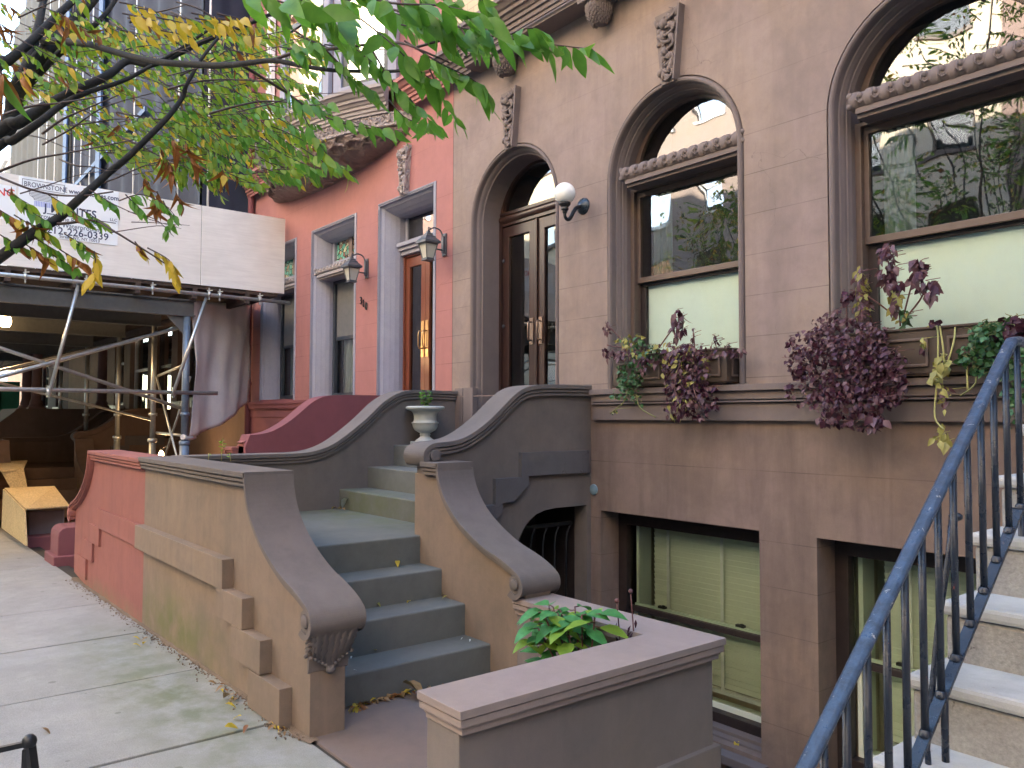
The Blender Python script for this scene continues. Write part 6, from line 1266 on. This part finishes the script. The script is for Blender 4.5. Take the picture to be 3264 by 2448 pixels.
    for k in range(64):
        x = rnd.uniform(520, 960); y = rnd.uniform(330, 600); d = rnd.uniform(3.6, 4.6); a = rnd.uniform(-.1, .9); l = rnd.uniform(40, 90); T([(x-l*cos(a), y-l*sin(a), d), (x+l*.6*cos(a), y+l*.6*sin(a), d)], 8, .066, rnd.choice((GL, GL, G, LG)))
    for k in range(12):
        x = rnd.uniform(560, 700); y = rnd.uniform(500, 590); d = 3.9; T([(x, y-50, d), (x+5, y, d)], 8, .07, LG)
    # --- brown curled clusters
    for x, y in ((520, 500), (545, 545), (560, 470), (620, 520), (510, 640), (570, 640), (470, 590), (715, 560), (600, 480), (495, 660)): T([(x-10, y-30, 3.3), (x+5, y+10, 3.3)], 8, .07, BRW, start=0)
    # --- sprays in front of the shed sign
    for (x, y, n, pal) in ((60, 640, 9, MX), (20, 690, 9, MX), (110, 690, 10, GL), (190, 650, 9, MX), (40, 780, 9, MX), (150, 790, 12, MX), (240, 690, 9, MX), (330, 640, 8, GL), (90, 720, 9, BRW), (250, 780, 7, MX), (130, 740, 8, MX), (300, 700, 7, GL), (200, 840, 8, G), (270, 800, 6, G), (120, 810, 7, BRW), (235, 830, 8, BRW), (60, 730, 7, BRW)):
        T([(x-45, y-35, 3.1), (x, y-8, 3.1), (x+35, y+12, 3.1)], n, .066, pal)
    T([(380, 640, 3.0), (450, 620, 3.0), (520, 650, 3.0), (560, 690, 3.0)], 12, .062, G); T([(400, 620, 3.0), (460, 680, 3.0)], 8, .062, G); T([(520, 640, 3.0), (545, 700, 3.0), (530, 735, 3.0)], 10, .06, G)
    T([(300, 800, 3.05), (305, 850, 3.05), (285, 890, 3.05)], 7, .085, (0, 0, 1, 0, 0)); T([(470, 790, 3.0), (540, 830, 3.0), (560, 880, 3.0)], 13, .08, (0, 0, 1, 0, 0)); T([(430, 770, 3.0), (455, 800, 3.0)], 5, .06, (0, 0, .5, .5, 0))
    # --- top-left, against the sky
    for k in range(34):
        x = rnd.uniform(-20, 330); y = rnd.uniform(-20, 360)-.2*x; d = rnd.uniform(3.2, 5.); T([(x-50, y-20, d), (x, y, d), (x+30, y+20, d)], 6, .07, rnd.choice((MX, BRW, GL, YL)))
    T([(0, 220, 2.2), (10, 250, 2.2)], 3, .11, BRW); T([(60, 215, 2.2), (80, 250, 2.2)], 2, .09, BRW)
    # --- bare whips
    for k in range(38):
        x = rnd.uniform(-40, 820); y = rnd.uniform(0, 700) if x < 300 else rnd.uniform(0, 450); a = rnd.choice((rnd.uniform(.15, .6), rnd.uniform(-.5, .0))); l = rnd.uniform(180, 460); d = rnd.uniform(3.2, 5.)
        T([(x, y, d), (x+l*.25*cos(a), y+l*.25*sin(a)+rnd.uniform(-14, 4), d-.1), (x+l*.55*cos(a), y+l*.55*sin(a)+rnd.uniform(-22, 6), d-.1), (x+l*cos(a), y+l*sin(a)+rnd.uniform(-20, 30), d-.2)], 0, .05, G, r=rnd.choice((.0025, .0035, .005)))
    for k in range(4): T([(rnd.uniform(330, 420), 640+k*34, 3.1), (rnd.uniform(430, 520), 690+k*10, 3.05), (rnd.uniform(540, 610), 740+rnd.uniform(-30, 30), 3.)], 0, .05, G, r=.0018)
    # --- the rest of the crown, outside the picture but mirrored in the windows
    cc = Vector((-3.6, -.6, 3.6)); n = 0
    while n < 600:
        u = Vector((rnd.gauss(0, 1), rnd.gauss(0, 1), rnd.gauss(0, 1))).normalized()*rnd.random()**.45; p = cc+Vector((u.x*3.3, u.y*2.3, u.z*2.5))
        if inframe(p, .10) or inframe(p*1.0+Vector((0, 0, -.3)), .1) or p.z < 1.2 or p.length < 1.3: n += 1 if rnd.random() < .3 else 0; continue
        e = p+Vector((rnd.gauss(0, .25), rnd.gauss(0, .25), rnd.gauss(0, .1)))
        if inframe(e, .1): continue
        twig(lv, tw, [p, e], 9, .075, GL, rnd, r=.004); n += 1
    for k in range(9):
        u = Vector((rnd.gauss(0, 1), rnd.gauss(0, 1), abs(rnd.gauss(0, .6))+.2)).normalized(); e = cc+Vector((u.x*2.8, u.y*2., u.z*2.2)); m_ = F0.lerp(e, .5)+Vector((0, 0, .3))
        if inframe(e, .08) or inframe(m_, .08): continue
        tw.tube(spline([F0, m_, e], 5), [.022-.018*i/10 for i in range(11)], 6)
    lv.build('foliage', LM, root); o = tw.build('twigs', m_twig, root)
front_tree()
def back_tree(x, y, h, seed, label, pal):
    root = empty('street_tree', (x, y, -1.65), label, 'tree'); rnd = random.Random(seed); lv = MB(); br = MB(); lv.nomerge = lv.norecalc = True
    tr = MB(); tr.tube([(x, y, -1.7), (x+.05, y, .2), (x, y+.05, 1.4)], [.15, .12, .10], 10); tr.build('trunk', m_bark, root)
    for k in range(64):
        a = rnd.uniform(0, 6.28); r = rnd.uniform(.3, 3.2); e = Vector((x+r*cos(a), y+r*sin(a)*.9, rnd.uniform(1.6, h)))
        if inframe(e, .12): continue
        br.tube(spline([Vector((x, y, rnd.uniform(.9, 1.5))), Vector((x, y, 1.6)).lerp(e, .5)+Vector((0, 0, .3)), e], 4), [.03-.024*i/8 for i in range(9)], 5)
        for j in range(24):
            p = e+Vector((rnd.gauss(0, .38), rnd.gauss(0, .38), rnd.gauss(0, .3)))
            if inframe(p, .1): continue
            for q in range(4): scatter_leaf(lv, p+Vector((rnd.gauss(0, .07), rnd.gauss(0, .07), rnd.gauss(0, .06))), .12, .5, rnd.choice(pal), rnd, .5, (0, 0, .3), 1., .3, 2)
    lv.build('foliage', LM, root); br.build('branches', m_bark, root)
back_tree(3.4, -.6, 6.5, 5, 'unseen leafy tree added behind the camera to shade off sky light', (0, 0, 0, 1, 4, 3))  # dense crown added to hold sky light off the stoop
back_tree(-7.2, -10.2, 8.5, 6, 'leafy tree on the far pavement, seen only mirrored in the windows', (0, 0, 4, 4, 1, 3)); back_tree(-13.6, -10.2, 6.5, 8, 'yellowing tree further along the far pavement, seen only mirrored in the windows', (0, 1, 4, 2, 1, 3))
back_tree(8.5, -.6, 7.5, 15, 'second unseen leafy tree added further behind the camera to shade off sky light', (0, 0, 1, 1, 4, 3))  # another added crown, unseen, thinning sky light from behind

mbk = MB(); mbk.box(31, 45, -12, 4.5, -1.7, 22); tag(mbk.build('sky_blocker_avenue', m_brown, bev=.05), 'unseen tall plain block added across the street end to block sky light', 'house')  # unseen mass added to close off the bright street end
# ================================================================ light
SUN_EL, SUN_AZ = 17., -8.
w = bpy.data.worlds.new('World'); S.world = w; w.use_nodes = True; n = w.node_tree; bg = n.nodes['Background']
sky = n.nodes.new('ShaderNodeTexSky'); sky.sky_type = 'NISHITA'; sky.sun_disc = False; sky.sun_elevation = radians(SUN_EL); sky.sun_rotation = radians(SUN_AZ)
sky.air_density = 1.; sky.dust_density = .6; sky.ozone_density = 1.
n.links.new(sky.outputs[0], bg.inputs[0]); bg.inputs[1].default_value = .15
sl = bpy.data.lights.new('sun', 'SUN'); sl.energy = 3.3; sl.angle = radians(.5); sl.color = (1, .90, .74)
so = bpy.data.objects.new('sun', sl); COL.objects.link(so)
d = Vector((sin(radians(SUN_AZ))*cos(radians(SUN_EL)), cos(radians(SUN_AZ))*cos(radians(SUN_EL)), sin(radians(SUN_EL))))
so.rotation_euler = d.to_track_quat('Z', 'Y').to_euler(); so.location = (0, 30, 40)
S.view_settings.view_transform = 'Standard'; S.view_settings.look = 'None'; S.view_settings.gamma = 1; S.view_settings.use_curve_mapping = False
S.view_settings.exposure = 3.8
S.render.engine = 'CYCLES'; S.cycles.max_bounces = 7; S.cycles.diffuse_bounces = 4; S.cycles.transparent_max_bounces = 10; S.cycles.glossy_bounces = 3; S.cycles.transmission_bounces = 3; S.cycles.caustics_reflective = False; S.cycles.caustics_refractive = False
S.cycles.sample_clamp_indirect = 6
